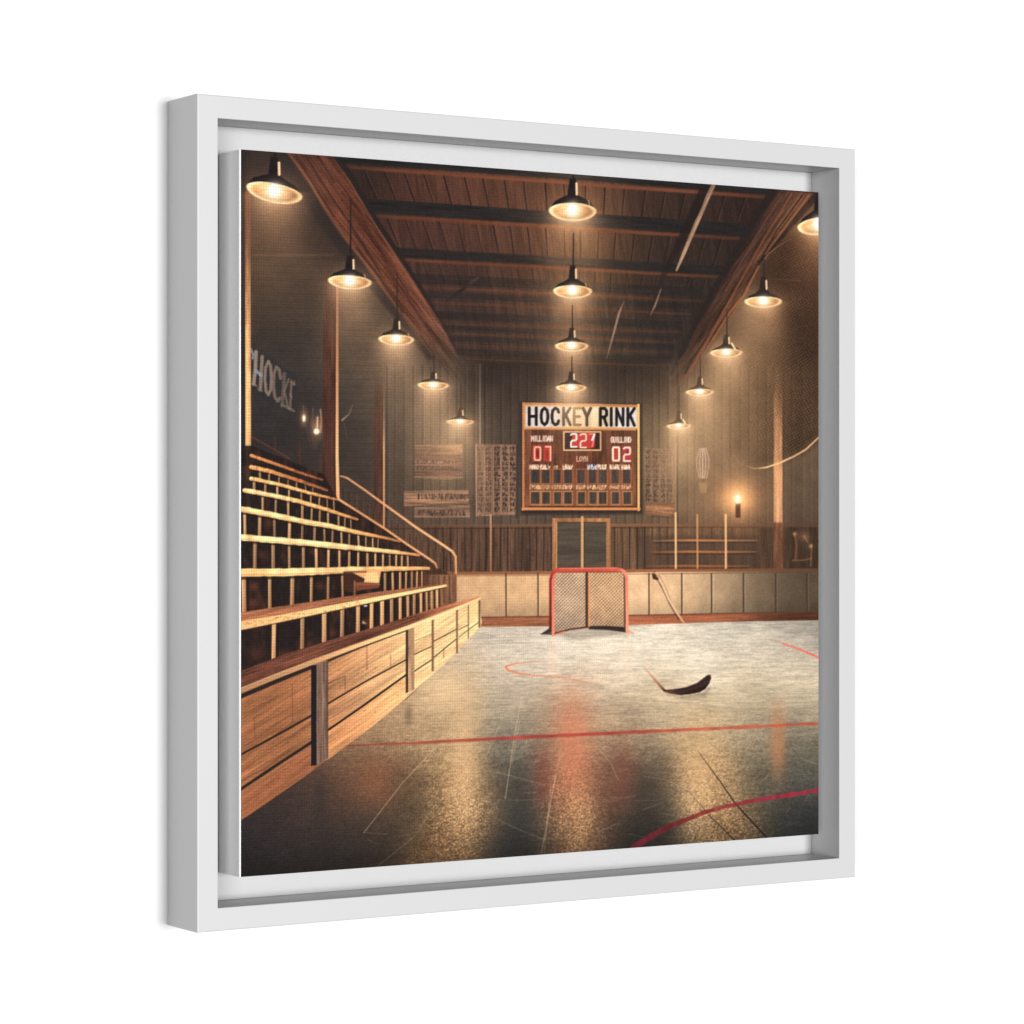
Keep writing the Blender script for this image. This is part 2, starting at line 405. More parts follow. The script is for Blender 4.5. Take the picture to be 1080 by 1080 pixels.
    for q, w, al in (([(322, 164), (345, 200), (372, 240), (400, 285)], 2.5, .6), ([(335, 164), (352, 192)], 3, .5), ([(376, 262), (398, 290), (425, 330)], 2, .6), ([(402, 270), (432, 318), (455, 352)], 1.6, .5), ([(312, 164), (338, 206), (352, 228)], 2, .6)):
        stroke(q, w, C(52, 36, 32), 1.4, al)
    poly([(283, 160), (301, 160), (362, 249), (459, 378), (452, 380), (350, 255)], C(46, 40, 38), 4, .55)
    rb = [(820, 200), (790, 246), (760, 300), (735, 345), (706, 402), (712, 412), (720, 408), (742, 378), (776, 328), (806, 268), (846, 218), (858, 204)]
    poly(rb, wood(lambda x, y: C(70, 49, 39)+(C(34, 20, 10)*sstep(0, 34, x-(820-(y-200)*.57))[..., None]), -.58, .82, .3, 6), 1.5, lambda x, y: 1-.8*sstep(350, 412, y))
    stroke([(816, 200), (788, 246), (757, 300), (732, 345), (708, 395)], [9, 9, 8, 6, 3], C(44, 36, 33), 2.2, [.9, .85, .8, .7, .4])
    for q, w, c, al in (([(835, 205), (808, 248), (778, 302), (748, 356), (722, 400)], 2.0, C(132, 80, 52), .7), ([(853, 206), (828, 240), (807, 268)], 2.2, C(138, 88, 56), .85),
                        ([(846, 206), (818, 245), (800, 278), (782, 312)], 1.6, C(40, 30, 27), .75), ([(800, 281), (784, 312), (768, 332), (752, 358)], 2.4, C(146, 92, 56), .8),
                        ([(824, 206), (798, 248), (765, 306)], 1.6, C(104, 66, 47), .7), ([(790, 305), (776, 326), (756, 352), (738, 380)], 1.3, C(126, 92, 64), .7),
                        ([(760, 330), (741, 362), (722, 394)], 1.8, C(44, 33, 30), .6), ([(770, 322), (748, 358), (728, 392)], 1.2, C(150, 96, 62), .5)):
        stroke(q, w, c, 1.2, al)
    # ---------- left wall fittings and posts
    poly([(264, 366), (268, 367), (313, 396), (312, 440), (290, 428), (264, 412)], C(48, 49, 52), 3, .5)
    lt = [C(138, 124, 110), C(118, 102, 88)]
    stroke([(264.5, 368), (267, 374), (266.5, 378)], 2.4, C(130, 144, 152), .9, .8)
    stroke([(270, 371), (269.5, 388), (267.5, 405)], 3.8, lt[0], .9, .95); stroke([(276.5, 376), (275.5, 394), (274.5, 411)], 3.6, C(128, 114, 100), .9, .95)
    stroke([(270, 391), (275.5, 396)], 3.4, C(130, 142, 150), .9, .85)
    stroke([(266, 404.5), (270.5, 407)], 1.6, lt[0], .8, .8); stroke([(272, 410), (276.5, 412.5)], 1.6, lt[1], .8, .8)
    stroke([(283, 381), (280, 388), (279.4, 400), (280.5, 412), (283, 416.5), (285.6, 411), (286.2, 398), (285.4, 386), (283, 381)], 3.0, C(132, 116, 101), .9, .9)
    stroke([(296, 399), (294.5, 390), (291.5, 387), (289, 394), (288.4, 408), (290, 419), (293, 423), (295, 420)], 3.2, C(122, 104, 88), .9, .85)
    stroke([(300, 394), (299, 411), (297.5, 428)], 3.6, C(106, 92, 80), 1, .8); stroke([(304.5, 400), (300, 412), (304, 431)], 2.4, C(116, 98, 82), 1, .8); stroke([(307.4, 402), (306.6, 418), (306, 432)], 2.4, C(118, 100, 84), 1, .8)
    stroke([(307, 403), (311, 405.5)], 2, C(122, 102, 86), 1, .75); stroke([(297.5, 427), (304, 430), (310, 433.5)], 2.4, C(118, 102, 86), 1, .8)
    stroke([(306, 416), (307.5, 419)], 2, C(130, 106, 90), 1, .7); stroke([(310.5, 402), (309.5, 406)], 1.6, C(134, 112, 96), 1, .7)
    glow(320.5, 441, 4, 8, C(190, 120, 70), .6); ell(320.6, 441, 1.6, 3.6, C(255, 228, 190), 0, 1.2)
    stroke([(320, 428), (320.5, 438)], 1.2, C(150, 105, 75), 1.2, .45)
    glow(334, 452, 6, 11, C(190, 125, 80), .6); ell(333.8, 455, 3.0, 3.0, C(255, 232, 200), 0, 1.5)
    stroke([(338, 432), (339, 444), (338, 456)], 1.3, C(200, 150, 105), 1, .7); stroke([(330, 430), (329, 446), (331, 456)], 1, C(140, 105, 80), 1, .5)
    stroke([(335, 440), (334.5, 452)], 1.6, C(235, 190, 140), 1, .7); poly([(329, 460), (337, 460), (334, 474), (330, 474)], C(90, 66, 52), 2, .5)
    stroke([(322, 446), (327, 466)], .9, C(100, 78, 62), 1, .5)
    stroke([(266, 461), (284, 471), (306, 484)], 1.4, C(116, 66, 44), 1.2, .7)
    for xx, y0, y1 in ((290, 462, 474), (316, 466, 490), (338, 480, 506)):
        stroke([(xx, y0), (xx+.5, y1)], 1.6, C(104, 56, 38), 1.2, .55)
    stroke([(372, 427), (368, 437), (361, 443)], [1, 1.4, 2.2], C(160, 130, 104), 1, [.3, .6, .8]); stroke([(363, 446), (366, 462)], .8, C(110, 90, 76), 1, .5)
    poly([(394.5, 380), (404.5, 380), (404.5, 556), (394.5, 556)], wood(C(86, 56, 43), 0, 1, .2, 5), 1.2, lambda x, y: .85*sstep(370, 460, y))
    stroke([(405, 404), (405, 470), (405, 556)], [1, 1.7, 1.8], [C(140, 104, 76), C(214, 168, 122), C(200, 146, 98)], .9, [.3, .9, .9])
    poly([(341, 262), (355, 262), (355, 530), (340.5, 530)], wood(C(80, 49, 38), 0, 1, .22, 7), 1.2, lambda x, y: .9*sstep(250, 380, y))
    stroke([(355.8, 298), (355.6, 400), (355.4, 480), (356.5, 527)], [2.2, 2.6, 3.2, 3.4], [C(150, 98, 62), C(200, 142, 96), C(236, 184, 128), C(226, 168, 110)], 1, [.7, .95, 1, 1])
    stroke([(353.4, 300), (353, 520)], 1.6, C(58, 36, 30), 1, .6)
    rect(252, 150, 258.8, 560, C(48, 41, 39), .9, .9)
    def pcol(x, y):
        t = sstep(210, 400, y)[..., None]
        return np.clip((C(98, 62, 42)*(1-t)+C(224, 176, 116)*t)*(1+.3*fbm(x*.4, y*.06, 3)[..., None]), 0, 1)
    poly([(258.6, 200), (264.2, 200), (264.6, 500), (264, 536), (259, 536)], wood(pcol, 0, 1, .14, 9), 1)
    # ---------- signs on the back wall
    def board(pts, col, ax=(1, 0), amp=.22, seed=1.0, a=.9):
        poly(pts, wood(col, ax[0], ax[1], amp, seed), 1.2, a)
    board([(437, 469), (488, 468.5), (487.5, 503), (470, 504.5), (437, 502.5)], lambda x, y: C(118, 88, 70)+C(36, 28, 12)*np.exp(-(((x-480)/20)**2+((y-472)/10)**2))[..., None])
    for k, yy in enumerate((480.5, 486, 492.5)):
        stroke([(438, yy-2.5), (488, yy-2.5)], .8, C(140, 110, 84), .8, .4)
        scrawl(440 if k else 460, yy-.6, 486, yy+3, .9, C(66, 52, 46), 3.4, 10+k, .35 if k == 0 else .75)
    stroke([(437, 503), (470, 505), (488, 503.5)], 1.2, C(160, 124, 92), .9, .6); rect(436.4, 470, 437.4, 503, C(60, 48, 42), .8, .4)
    board([(426, 519.5), (494, 517.5), (494.5, 531), (426, 534)], C(138, 104, 78), seed=2.0)
    board([(437, 535.5), (495.5, 532), (495.5, 545), (437, 545)], C(130, 100, 78), seed=3.0)
    scrawl(441, 521, 493, 526.5, 1.1, C(58, 47, 42), 4.0, 31, .85); scrawl(441, 538.5, 493, 543.5, 1.1, C(60, 48, 42), 4.2, 32, .85)
    stroke([(428, 530), (455, 532), (475, 531), (494, 533)], 1, C(80, 60, 46), 1, .6); stroke([(426, 518.6), (494, 517)], .9, C(168, 132, 98), .8, .6)
    stroke([(437, 545.4), (495, 545.4)], 1, C(165, 130, 96), .8, .5)
    board([(501.5, 468.5), (544.5, 469), (544, 543), (502.5, 544)], C(138, 106, 82), (0, 1), .14, 4.0, .95)
    stroke([(501.8, 469), (502.6, 544)], 1, C(178, 142, 108), .8, .6); stroke([(545.5, 470), (545, 545)], 2.4, C(52, 46, 43), 1.5, .6)
    for c, xc in enumerate((507, 515.3, 524.6, 533, 541)):
        for rr in range(13):
            yy = 473+rr*5.35; dk = .55+.4*(c >= 2)-(.25 if c == 0 and rr < 5 else 0)
            scrawl(xc-2.8, yy-1.6, xc+2.8, yy+1.9, 1.0, C(50, 43, 42), 3.0, 100+c*20+rr, min(.95, dk))
        if c: stroke([(xc-4.4, 470), (xc-4.2, 542)], .7, C(160, 128, 98), .8, .5)
    stroke([(506.2, 384), (506.2, 468)], 1.2, C(158, 142, 122), .8, [.3, .9]); stroke([(517.6, 543), (517.6, 603)], 1.8, [C(196, 152, 110), C(170, 108, 74)], .8, .9)
    stroke([(508, 543.6), (517.6, 543.4)], 1.1, C(190, 150, 110), .8, .6)
    board([(680, 472), (712.5, 474), (712.5, 532), (680, 532)], C(134, 105, 79), (0, 1), .12, 5.0, .75)
    for c, xc in enumerate((684, 692, 699.5, 706.5)):
        for rr in range(11):
            yy = 476.5+rr*5.1
            scrawl(xc-2.6, yy-1.5, xc+2.6, yy+1.8, 1.0, C(70, 55, 46), 2.9, 300+c*20+rr, .85-.18*c+(.25 if rr > 5 else -.12))
    board([(681, 531), (712, 530), (711, 545), (686, 543.5), (681, 543)], C(132, 92, 64), (1, .1), .3, 6.0, .9)
    scrawl(688, 534, 709, 540, 1, C(168, 126, 90), 3.6, 41, .5); stroke([(686, 544.5), (711, 545.6)], 1.2, C(66, 50, 42), 1, .6)
    stroke([(712.6, 468), (712.6, 540)], .9, C(165, 135, 100), .8, .5)
    # jersey on a hook
    poly([(741, 466), (744, 472), (750, 478), (752, 488), (748, 494), (746, 505), (736, 505), (735, 494), (732.5, 484), (738, 473)], C(116, 90, 70), 2, .7)
    for k, dx in enumerate((-6.8, -3.6, -.4, 2.8, 6.2)):
        stroke([(741.5+dx*.5, 473), (741.5+dx, 484), (741.5+dx*.9, 494), (741.5+dx*.6, 504)], 1.4, C(182, 158, 132), .9, .85-.05*abs(dx))
    poly([(737, 509), (746, 509), (745, 520), (739, 520)], C(152, 122, 84), 2, .6); stroke([(735, 508), (735, 518)], 1.5, C(96, 76, 62), 1.5, .5); stroke([(750, 507), (751, 518)], 1.5, C(96, 76, 62), 1.5, .4)
    # ---------- scoreboard
    poly([(548, 424), (677, 426), (678, 542), (549, 543)], C(44, 38, 36), 4, .75)
    board([(551, 424.3), (674.5, 426.6), (674.6, 538), (551, 538)], C(158, 98, 60), (1, 0), .15, 7.0, 1)
    poly([(553.4, 452), (672, 453), (672, 535.4), (553.4, 535)], wood(lambda x, y: C(102, 65, 46)+C(16, 12, 5)*sstep(500, 530, y)[..., None]*np.ones_like(x)[..., None], 0, 1, .22, 11), .9)
    for k in range(26):
        glow(RNG.uniform(556, 670), RNG.uniform(470, 500), RNG.uniform(3, 9), RNG.uniform(2, 5), C(136, 74, 46), .2, 2, 'mix')
    poly([(552.8, 426.5), (673, 428.6), (673, 453), (552.8, 452)], C(190, 148, 96), .9)
    def pan(x, y):
        v = C(196, 190, 180)+(C(206, 184, 142)-C(196, 190, 180))*sstep(575, 605, x)[..., None]*np.ones_like(y)[..., None]
        v = v+(C(200, 198, 192)-v)*sstep(628, 660, x)[..., None]
        return np.clip(v*(1+.25*fbm(x*.22, y*.1, 3)[..., None]), 0, 1)
    poly([(554.6, 428.4), (671.6, 430.2), (671.8, 451), (554.4, 450.4)], pan, .8)
    for gx_, gw in ((568, 6), (586, 5), (603, 5), (628, 7)): glow(gx_, 434, gw, 9, C(255, 240, 205), .2)
    K1, K2, K3, K4 = C(30, 30, 32), C(82, 70, 56), C(132, 104, 70), C(74, 63, 51)
    for ch, x0, x1, c, w in (('H', 558.2, 565.6, K1, 3.3), ('O', 570.8, 577.8, K1, 3.3), ('C', 582.2, 589.2, K1, 3.2), ('K', 594.4, 601.4, K2, 3.2), ('E', 605.6, 612.2, K3, 3.0),
                             ('Y', 615, 623, K4, 3.3), ('R', 633.2, 639.8, K1, 3.3), ('I', 644.2, 645.2, K1, 3.2), ('N', 650.2, 657.2, K1, 3.0), ('K', 662.2, 669, K1, 3.3)):
        letter(ch, x0, 430.3+(x0-556)*.006, x1, 447.8+(x0-556)*.008, w, c, .8)
    stroke([(553, 452.2), (672, 453.2)], 1.6, C(196, 134, 82), .9, .9); stroke([(553, 425.4), (674, 427.6)], 1.0, C(206, 146, 90), .8, .8)
    stroke([(673.4, 427), (673.6, 538)], 2.2, C(238, 190, 116), .8, .95); stroke([(671.6, 453), (671.6, 535)], 1.2, C(70, 42, 32), .8, .8)
    stroke([(551.8, 425), (551.8, 538)], 1.6, C(202, 134, 84), .8, .85)
    stroke([(551, 536.8), (674.6, 536.8)], 2.2, C(206, 142, 84), .8, .95); stroke([(554, 534.4), (671, 534.4)], 1, C(84, 50, 36), .8, .7)
    word('MILLIDAN', 560.6, 460, 582.6, 465.2, 1.2, C(232, 208, 188), .3, .85, .95)
    word('GUILLINO', 644.6, 461.2, 665.2, 466.4, 1.3, C(234, 212, 192), .26, .85, .95)
    word('LOYN', 608.4, 481.6, 619.6, 486.4, 1.0, C(220, 180, 148), .3, .8, .95)
    rect(594, 454.8, 634.2, 475.4, C(222, 172, 118), .8); rect(595.4, 456.2, 632.8, 474, C(58, 42, 38), .8)
    poly([(604, 457), (627.6, 456.4), (627.2, 471.6), (622, 473), (602.5, 471.6)], C(192, 58, 50), 1.2, .95)
    poly([(600.5, 456.4), (604, 456.4), (602, 466), (600.5, 466)], C(58, 42, 38), 1)
    WH = C(246, 226, 212)
    letter('2', 602.2, 457.6, 608, 471.2, 1.7, WH, .8); letter('2', 612.2, 457.8, 618.2, 472, 1.5, C(244, 206, 190), .8, .95)
    letter('7', 621.6, 457.8, 627, 471, 1.4, C(228, 150, 132), .8, .7); stroke([(627, 458), (624.5, 464)], 1.8, WH, .8)
    for x0, x1 in ((561.8, 571.6), (573.4, 582)): poly([(x0, 469.6), (x1, 469.2), (x1-.6, 486.8), (x0-.4, 486.4)], C(186, 62, 48), 1.2, .9)
    letter('0', 563.8, 471.6, 570, 485.2, 1.5, C(246, 176, 152), .8); letter('1', 574.6, 471.2, 580.6, 485.8, 1.5, C(242, 176, 150), .8)
    ell(566.9, 478.4, 1.6, 4.6, C(120, 44, 36), 0, 1); ell(577, 479.5, 1.4, 4.6, C(150, 52, 42), 0, 1)
    for x0, x1 in ((645, 654.6), (656.4, 666)): poly([(x0, 470.4), (x1, 470.6), (x1-.6, 487.4), (x0+.4, 487.2)], C(184, 60, 50), 1.2, .9)
    letter('0', 646.4, 471.8, 653, 485.8, 1.8, C(248, 226, 196), .8); letter('2', 658, 472, 664.6, 486.2, 1.7, C(246, 206, 192), .8)
    ell(662, 476.5, 1.2, 1.8, C(70, 60, 90), 0, 1); ell(649.7, 479, 1.6, 4.6, C(176, 66, 48), 0, 1)
    bx = ((560, 569), (571.5, 579.5), (584, 591.2), (595, 603.2), (609, 616.6), (621, 628.6), (631.6, 639.6), (645, 652.6), (657, 665))
    for k, (x0, x1) in enumerate(bx):
        rect(x0-1.6, 494, x1+1.6, 511, C(164, 102, 62), .9, .7); rect(x0, 495.4, x1, 509.6, wood(C(74, 64, 58), 0, 1, .16, k*.7), .8)
        d = (k % 3)*.3
        rect(x0-1.4+d, 517.4, x1+1.4+d, 533, C(184, 126, 78), .9, .8); rect(x0+d, 519, x1+d, 531.4, wood(C(74, 66, 58), 0, 1, .16, k*.9), .8)
        if k not in (2, 4):
            scrawl(x0-1.2, 490.6, x1+1.4, 494.4, 1.3, C(188, 206, 222) if k == 5 else C(238, 214, 184), 2.6, 500+k, .95)
        scrawl(x0-1, 511.8, x1+1.2, 515.6, 1.1, C(232, 196, 150), 2.5, 520+k, .4+.5*RNG.random())
        stroke([(x1+2.9, 489), (x1+2.9, 533)], 1.4, C(168, 92, 50), .9, .55)
    scrawl(584.5, 491.5, 589, 494.2, 1.1, C(222, 176, 130), 2.6, 560, .7); scrawl(566, 512, 668, 515.5, .9, C(226, 178, 130), 3.1, 561, .4)
    # ---------- door
    rect(582.6, 546.4, 643.8, 602, wood(C(158, 112, 72), 0, 1, .15, 12), .9); rect(587.6, 551.2, 639.4, 602, wood(lambda x, y: C(86, 76, 62)*np.ones_like(x+y)[..., None], 1, 0, .1, 13), .8)
    stroke([(587.4, 551), (639.4, 551)], 1.1, C(64, 50, 40), .8, .8); stroke([(587, 551), (587, 600)], 1.0, C(214, 164, 108), .8, .7)
    rect(612.8, 544.6, 615.4, 601, C(198, 154, 106), .8); stroke([(616, 551), (616, 600)], 1, C(58, 50, 42), .8, .7)
    # ---------- right side fittings
    rect(672, 565, 800, 600, C(72, 58, 48), 5, .5)
    for yy, x0, x1, c in ((570, 688, 798, C(176, 118, 70)), (582, 688, 797, C(172, 112, 64)), (597, 682, 790, C(154, 94, 56))):
        stroke([(x0, yy+.4), (x0+40, yy-.2), (x0+66, yy+.2), (x1, yy)], [1.6, 2.4, 2.4, 1.6], c, 1, [.35, .95, .9, .5])
        stroke([(x0, yy+2.4), (x1, yy+2)], 1.2, C(50, 40, 35), 1, .6)
    for x0 in (688, 756, 762): stroke([(x0, 570), (x0, 598)], 1.2, C(124, 84, 56), 1, .6)
    for x0, y0, w, c in ((712.6, 541, 1.9, C(224, 182, 128)), (735.4, 543, 1.6, C(194, 138, 88)), (765.4, 543, 2.2, C(210, 164, 112))):
        stroke([(x0, y0), (x0+.2, 600)], w, c, .8)
    poly([(816, 380), (825, 380), (825.5, 552), (816, 552)], wood(C(176, 130, 90), 0, 1, .14, 14), 1.4, lambda x, y: .9*sstep(378, 460, y))
    poly([(815.6, 550), (826, 550), (826, 601), (815.6, 601)], wood(C(122, 82, 54), 0, 1, .2, 15), 1.4, .85)
    stroke([(820, 440), (820.3, 550)], 1.6, C(214, 164, 110), 1.5, .6)
    for q in ([(838, 563), (840, 575), (839, 590)], [(836, 591), (846, 591), (856, 589)], [(856, 575), (855, 597)], [(848, 565), (852, 572)]):
        stroke(q, 1.6, C(160, 112, 70), 1.2, .5)
    glow(838, 563, 2.2, 2.2, C(180, 130, 80), .6); glow(855, 576, 2.2, 2.2, C(190, 140, 88), .6); glow(848, 566, 7, 5, C(130, 84, 54), .4)
    # the hanging net at the right
    net = [(806, 266), (824, 254), (846, 246), (868, 240), (868, 460), (862, 464), (846, 478), (822, 488), (796, 494), (782, 490), (772, 474), (775, 420), (785, 370), (795, 320)]
    s, m, x, y = poly_mask(net, 14)
    wx = x+6*fbm(x*.03, y*.03, 2); wy = y+6*fbm(x*.03+7, y*.03, 2)
    g = .6*np.sin(wx*1.5+wy*.5)*np.sin(wy*1.5-wx*.4)+.8*(vnoise(x*1.1+y*.35, y*1.1-x*.3)-.5)
    IMG[s] *= 1+(m*(.12+.34*sstep(780, 850, x))*g)[..., None]*.8
    IMG[s] *= 1-(m*(.10+.26*sstep(780, 850, x)))[..., None]*C(190, 225, 255)
    stroke([(782, 490), (796, 494.3), (808, 493), (822, 488.4), (838, 481), (850, 474), (865, 460)], [.7, 1.2, 1.7, 1.9, 1.7, 1.7, 1.6], [C(170, 134, 92), C(206, 168, 116), C(226, 188, 130), C(232, 196, 140), C(212, 174, 120), C(214, 176, 124), C(208, 168, 120)], 1.1, [.15, .5, .85, .95, .85, .9, .85])
    stroke([(782, 490), (774, 480), (771, 462)], 1.2, C(150, 120, 86), 1.4, [.4, .3, .05])
    stroke([(805, 276), (810, 268), (820, 260), (834, 252)], [1.4, 1.4, 1.2, .8], C(150, 112, 76), 1.1, [.7, .7, .5, .2]); stroke([(808, 294), (845, 296)], .9, C(130, 96, 66), 1.2, .3)
    poly([(816.4, 400), (824.6, 400), (825, 551), (816.4, 551)], wood(C(202, 156, 108), 0, 1, .12, 14), 1.4, lambda x, y: .45*sstep(400, 475, y))
    # candle
    glow(778, 526, 15, 15, C(240, 136, 62), .9); glow(778, 526, 32, 28, C(165, 86, 40), .55); rect(775.8, 531, 781, 546, C(82, 54, 38), 1.4, .85); glow(778, 526.5, 4, 5, C(255, 220, 150), 1); ell(778.2, 525.6, 1.7, 3.6, C(255, 246, 220), 0, 1.2)
    # ---------- rink boards at the far end
    def bcol(x, y):
        t = (x-660)/200.0
        c = np.where((x < 580)[..., None], C(194, 160, 118)+C(8, 8, 6)*((x-480)/100.0)[..., None], C(212, 182, 138)*(1-.58*sstep(.12, 1.0, t))[..., None])
        return np.clip(c*(1-.16*sstep(625, 652, y))[..., None]*(1+.16*fbm(x*.12, y*.1, 4))[..., None], 0, 1)
    poly([(480, 605), (868, 601), (868, 646), (760, 647), (660, 649), (507, 652), (480, 652)], bcol, .9)
    stroke([(455, 605), (580, 604), (700, 601.6), (868, 601)], 3.2, [C(140, 90, 58), C(150, 98, 62), C(156, 100, 64), C(96, 66, 46)], .9)
    stroke([(480, 607.4), (868, 603.4)], 1, C(92, 64, 46), .9, .5)
    for xx in (533.6, 567.4, 684.4, 719, 750.4, 784, 818, 851):
        stroke([(xx, 605), (xx+.2, 650)], 1.6, C(72, 56, 44), .9, .85); stroke([(xx+1.8, 606), (xx+1.8, 648)], 1, C(228, 200, 152), .9, .3 if xx < 760 else .1)
    stroke([(688, 606), (688, 648)], 3.5, C(196, 160, 116), 1, .6)
    poly([(505, 651), (582, 650), (582, 661), (505, 663)], wood(C(150, 94, 62), 1, -.01, .16, 16), .9)
    poly([(660, 649), (760, 646.5), (868, 645), (868, 655), (760, 656.5), (660, 660)], wood(lambda x, y: C(160, 96, 64)*(1-.45*sstep(730, 860, x))[..., None]*np.ones_like(y)[..., None], 1, -.02, .14, 17), .9)
    stroke([(505, 651), (582, 650)], 1.1, C(84, 54, 40), .9, .8); stroke([(660, 649), (868, 645)], 1.1, C(92, 60, 44), .9, .7)
    # ---------- floor
    fl = [(507, 661), (582, 660.5), (660, 659.5), (760, 656), (868, 654), (868, 935), (250, 935), (250, 866), (345, 800), (430, 736)]
    FLOORPTS = ([(520,668,178,172,152),(600,675,206,200,178),(680,670,202,197,175),(760,665,172,170,152),(850,662,132,130,118),(550,690,192,186,164),(480,700,190,172,138),
        (640,700,210,202,176),(740,695,216,208,182),(830,690,198,192,168),(850,730,190,180,148),(780,735,184,174,142),(700,740,178,166,134),(620,735,172,154,124),(540,735,168,156,130),
        (470,740,180,158,120),(420,760,168,142,104),(390,780,140,112,80),(470,780,160,138,100),(545,780,122,116,96),(600,775,164,128,96),(660,775,148,128,98),(740,775,168,146,106),(800,770,142,130,102),(850,770,120,112,90),
        (365,830,98,72,54),(410,820,104,76,54),(330,860,70,56,48),(300,890,56,48,44),(265,910,46,42,42),(350,900,52,48,44),(390,880,66,56,46),(430,850,84,72,54),
        (480,830,164,132,88),(500,860,156,122,80),(470,900,128,98,64),(540,830,74,72,62),(550,870,56,58,54),(545,900,50,52,50),(600,830,158,104,72),(600,870,150,114,76),(610,900,118,88,62),
        (650,830,102,72,56),(690,830,72,68,56),(670,880,58,54,48),(700,880,60,56,48),(740,820,176,142,94),(750,860,166,132,86),(770,880,128,102,68),(800,830,96,88,68),(850,810,86,84,72),(840,860,64,66,60),(860,880,48,52,52)])
    FF = field(FLOORPTS, 24)
    s, m, x, y = poly_mask(fl, 1.2)
    dep = (y-541)/380.0
    c = lut(FF, x, y)
    near = sstep(.48, .92, dep)
    gr = (vnoise(x*.75, y*1.0)-.5)+.9*(vnoise(x*1.5+31, y*1.7)-.5)+.6*(vnoise(x*.33+9, y*.5)-.5)
    st = fbm(x*.06, y*.75, 3)+.6*fbm(x*.2+3, y*1.1, 2)
    wave = fbm(x*.05+.02*y, y*.11, 4)
    lum = c.mean(2)
    amp = .045+.40*near*sstep(.2, .5, lum)+.08*near
    c = c*(1+(amp*gr)[..., None]+(.26*(1-near*.6)*st)[..., None]+.13*wave[..., None])
    put(s, m, np.clip(c, 0, 1))
    # reflections lying in the wet floor
    def refl(x0, y0, y1, w, col, a):
        s = sl(x0-3*w, y0, x0+3*w, y1, 0); x = GX[:, s[1]]; y = GY[s[0]]
        xx = (x-x0+(.35*w)*fbm(x*.08, y*.09, 3))/w
        mm = np.exp(-np.abs(xx)**2.0)*sstep(y0, y0+.45*(y1-y0), y)*(1-sstep(y1-.5*(y1-y0), y1, y))
        put(s, a*mm*(1+.5*(vnoise(x*.9, y*1.1)-.5)), col)
    refl(604, 700, 872, 19, C(198, 122, 86), .66); refl(572, 765, 870, 10, C(116, 66, 52), .5); refl(657, 760, 880, 13, C(126, 76, 58), .55)
    refl(820, 722, 846, 8, C(174, 122, 78), .75); refl(490, 690, 945, 16, C(206, 172, 124), .62); refl(735, 735, 945, 20, C(204, 172, 124), .55); refl(612, 800, 945, 15, C(196, 156, 106), .5); refl(548, 770, 945, 14, C(58, 58, 54), .45); refl(680, 790, 945, 12, C(60, 56, 48), .4)
    refl(395, 780, 870, 24, C(146, 92, 62), .5); refl(338, 800, 900, 7, C(56, 50, 46), .6); refl(431, 735, 775, 4, C(104, 86, 66), .5)
    refl(583, 660, 735, 5, C(220, 190, 160), .35); refl(661, 660, 730, 5, C(222, 196, 168), .38); refl(470, 700, 760, 22, C(216, 188, 138), .5)
    refl(772, 790, 880, 10, C(176, 146, 104), .35)
    # glints of the pebbled ice, sharp and small, strongest inside the bright reflections
    s, m, x, y = poly_mask(fl, 1.2)
    im = IMG[s]; lu = im.mean(2); nr = sstep(.60, .95, (y-541)/380.0)
    gg = (vnoise(x*.8+3, y*1.15)-.5)*1.2+(vnoise(x*1.7+11, y*2.1)-.5)
    gg = np.sign(gg)*np.abs(gg)**.8
    im *= 1+(m*nr*(.07+.36*sstep(.22, .52, lu))*gg)[..., None]
    # scratches and joints
    for q, w, al in (([(460, 738), (446, 757), (430, 785)], 1, .55), ([(461, 787), (425, 825), (384, 878)], 1.1, .7), ([(400, 912), (420, 896), (440, 880), (452, 855)], 1, .4), ([(550, 735), (542, 780), (537, 815), (533, 842)], 1.2, .75),
                     ([(548, 760), (540, 806)], .8, .6), ([(530, 758), (520, 780), (512, 800)], 1, .5), ([(586, 818), (578, 862), (571, 900)], 1.3, .65), ([(581, 830), (574, 900)], .9, .5), ([(590, 800), (584, 830)], 1, .5),
                     ([(510, 812), (530, 816), (575, 828)], .9, .45), ([(512, 843), (545, 844), (570, 843)], .8, .35), ([(520, 862), (550, 876), (575, 886)], .9, .45), ([(632, 790), (644, 805), (652, 822)], 1, .5), ([(608, 786), (625, 788)], 1, .5),
                     ([(680, 819), (700, 822), (720, 830)], .9, .45), ([(678, 854), (700, 846)], .9, .4), ([(742, 793), (753, 788)], 1.3, .55), ([(505, 726), (480, 756), (466, 790)], .9, .5), ([(520, 728), (508, 750)], .8, .4),
                     ([(455, 745), (425, 775), (400, 815)], .8, .35), ([(845, 800), (861, 806)], .9, .4), ([(560, 770), (552, 790)], .8, .4), ([(446, 870), (458, 850), (475, 835)], .9, .4), ([(500, 880), (512, 886)], .9, .4)):
        stroke(q, w, C(206, 182, 142), .9, al*.55)
    for k in range(150):
        x0 = RNG.uniform(360, 860); y0 = RNG.uniform(672, 900)
        if x0 < 507 and y0 < 870-(x0-255)*.82+12: continue
        L = RNG.uniform(5, 20)*(y0-560)/220; an = RNG.normal(0, .35) if RNG.random() < .6 else RNG.uniform(-1.4, 1.4)
        dx, dy = L*math.cos(an), L*.5*math.sin(an)
        stroke([(x0, y0), (x0+dx*.5, y0+dy*.5+RNG.uniform(-1, 1)), (x0+dx, y0+dy)], RNG.uniform(.6, 1.0), C(216, 198, 160) if RNG.random() < .75 else C(60, 54, 46), .8, RNG.uniform(.06, .22))
    stroke([(736, 792), (755, 818), (776, 848), (810, 885)], [.7, 1.2, 1.6, 1.8], C(42, 35, 30), .8, [.4, .8, .9, .95])
    stroke([(728, 836), (750, 862), (777, 888)], [.6, 1.0, 1.4], C(48, 40, 33), .8, [.2, .8, .9])
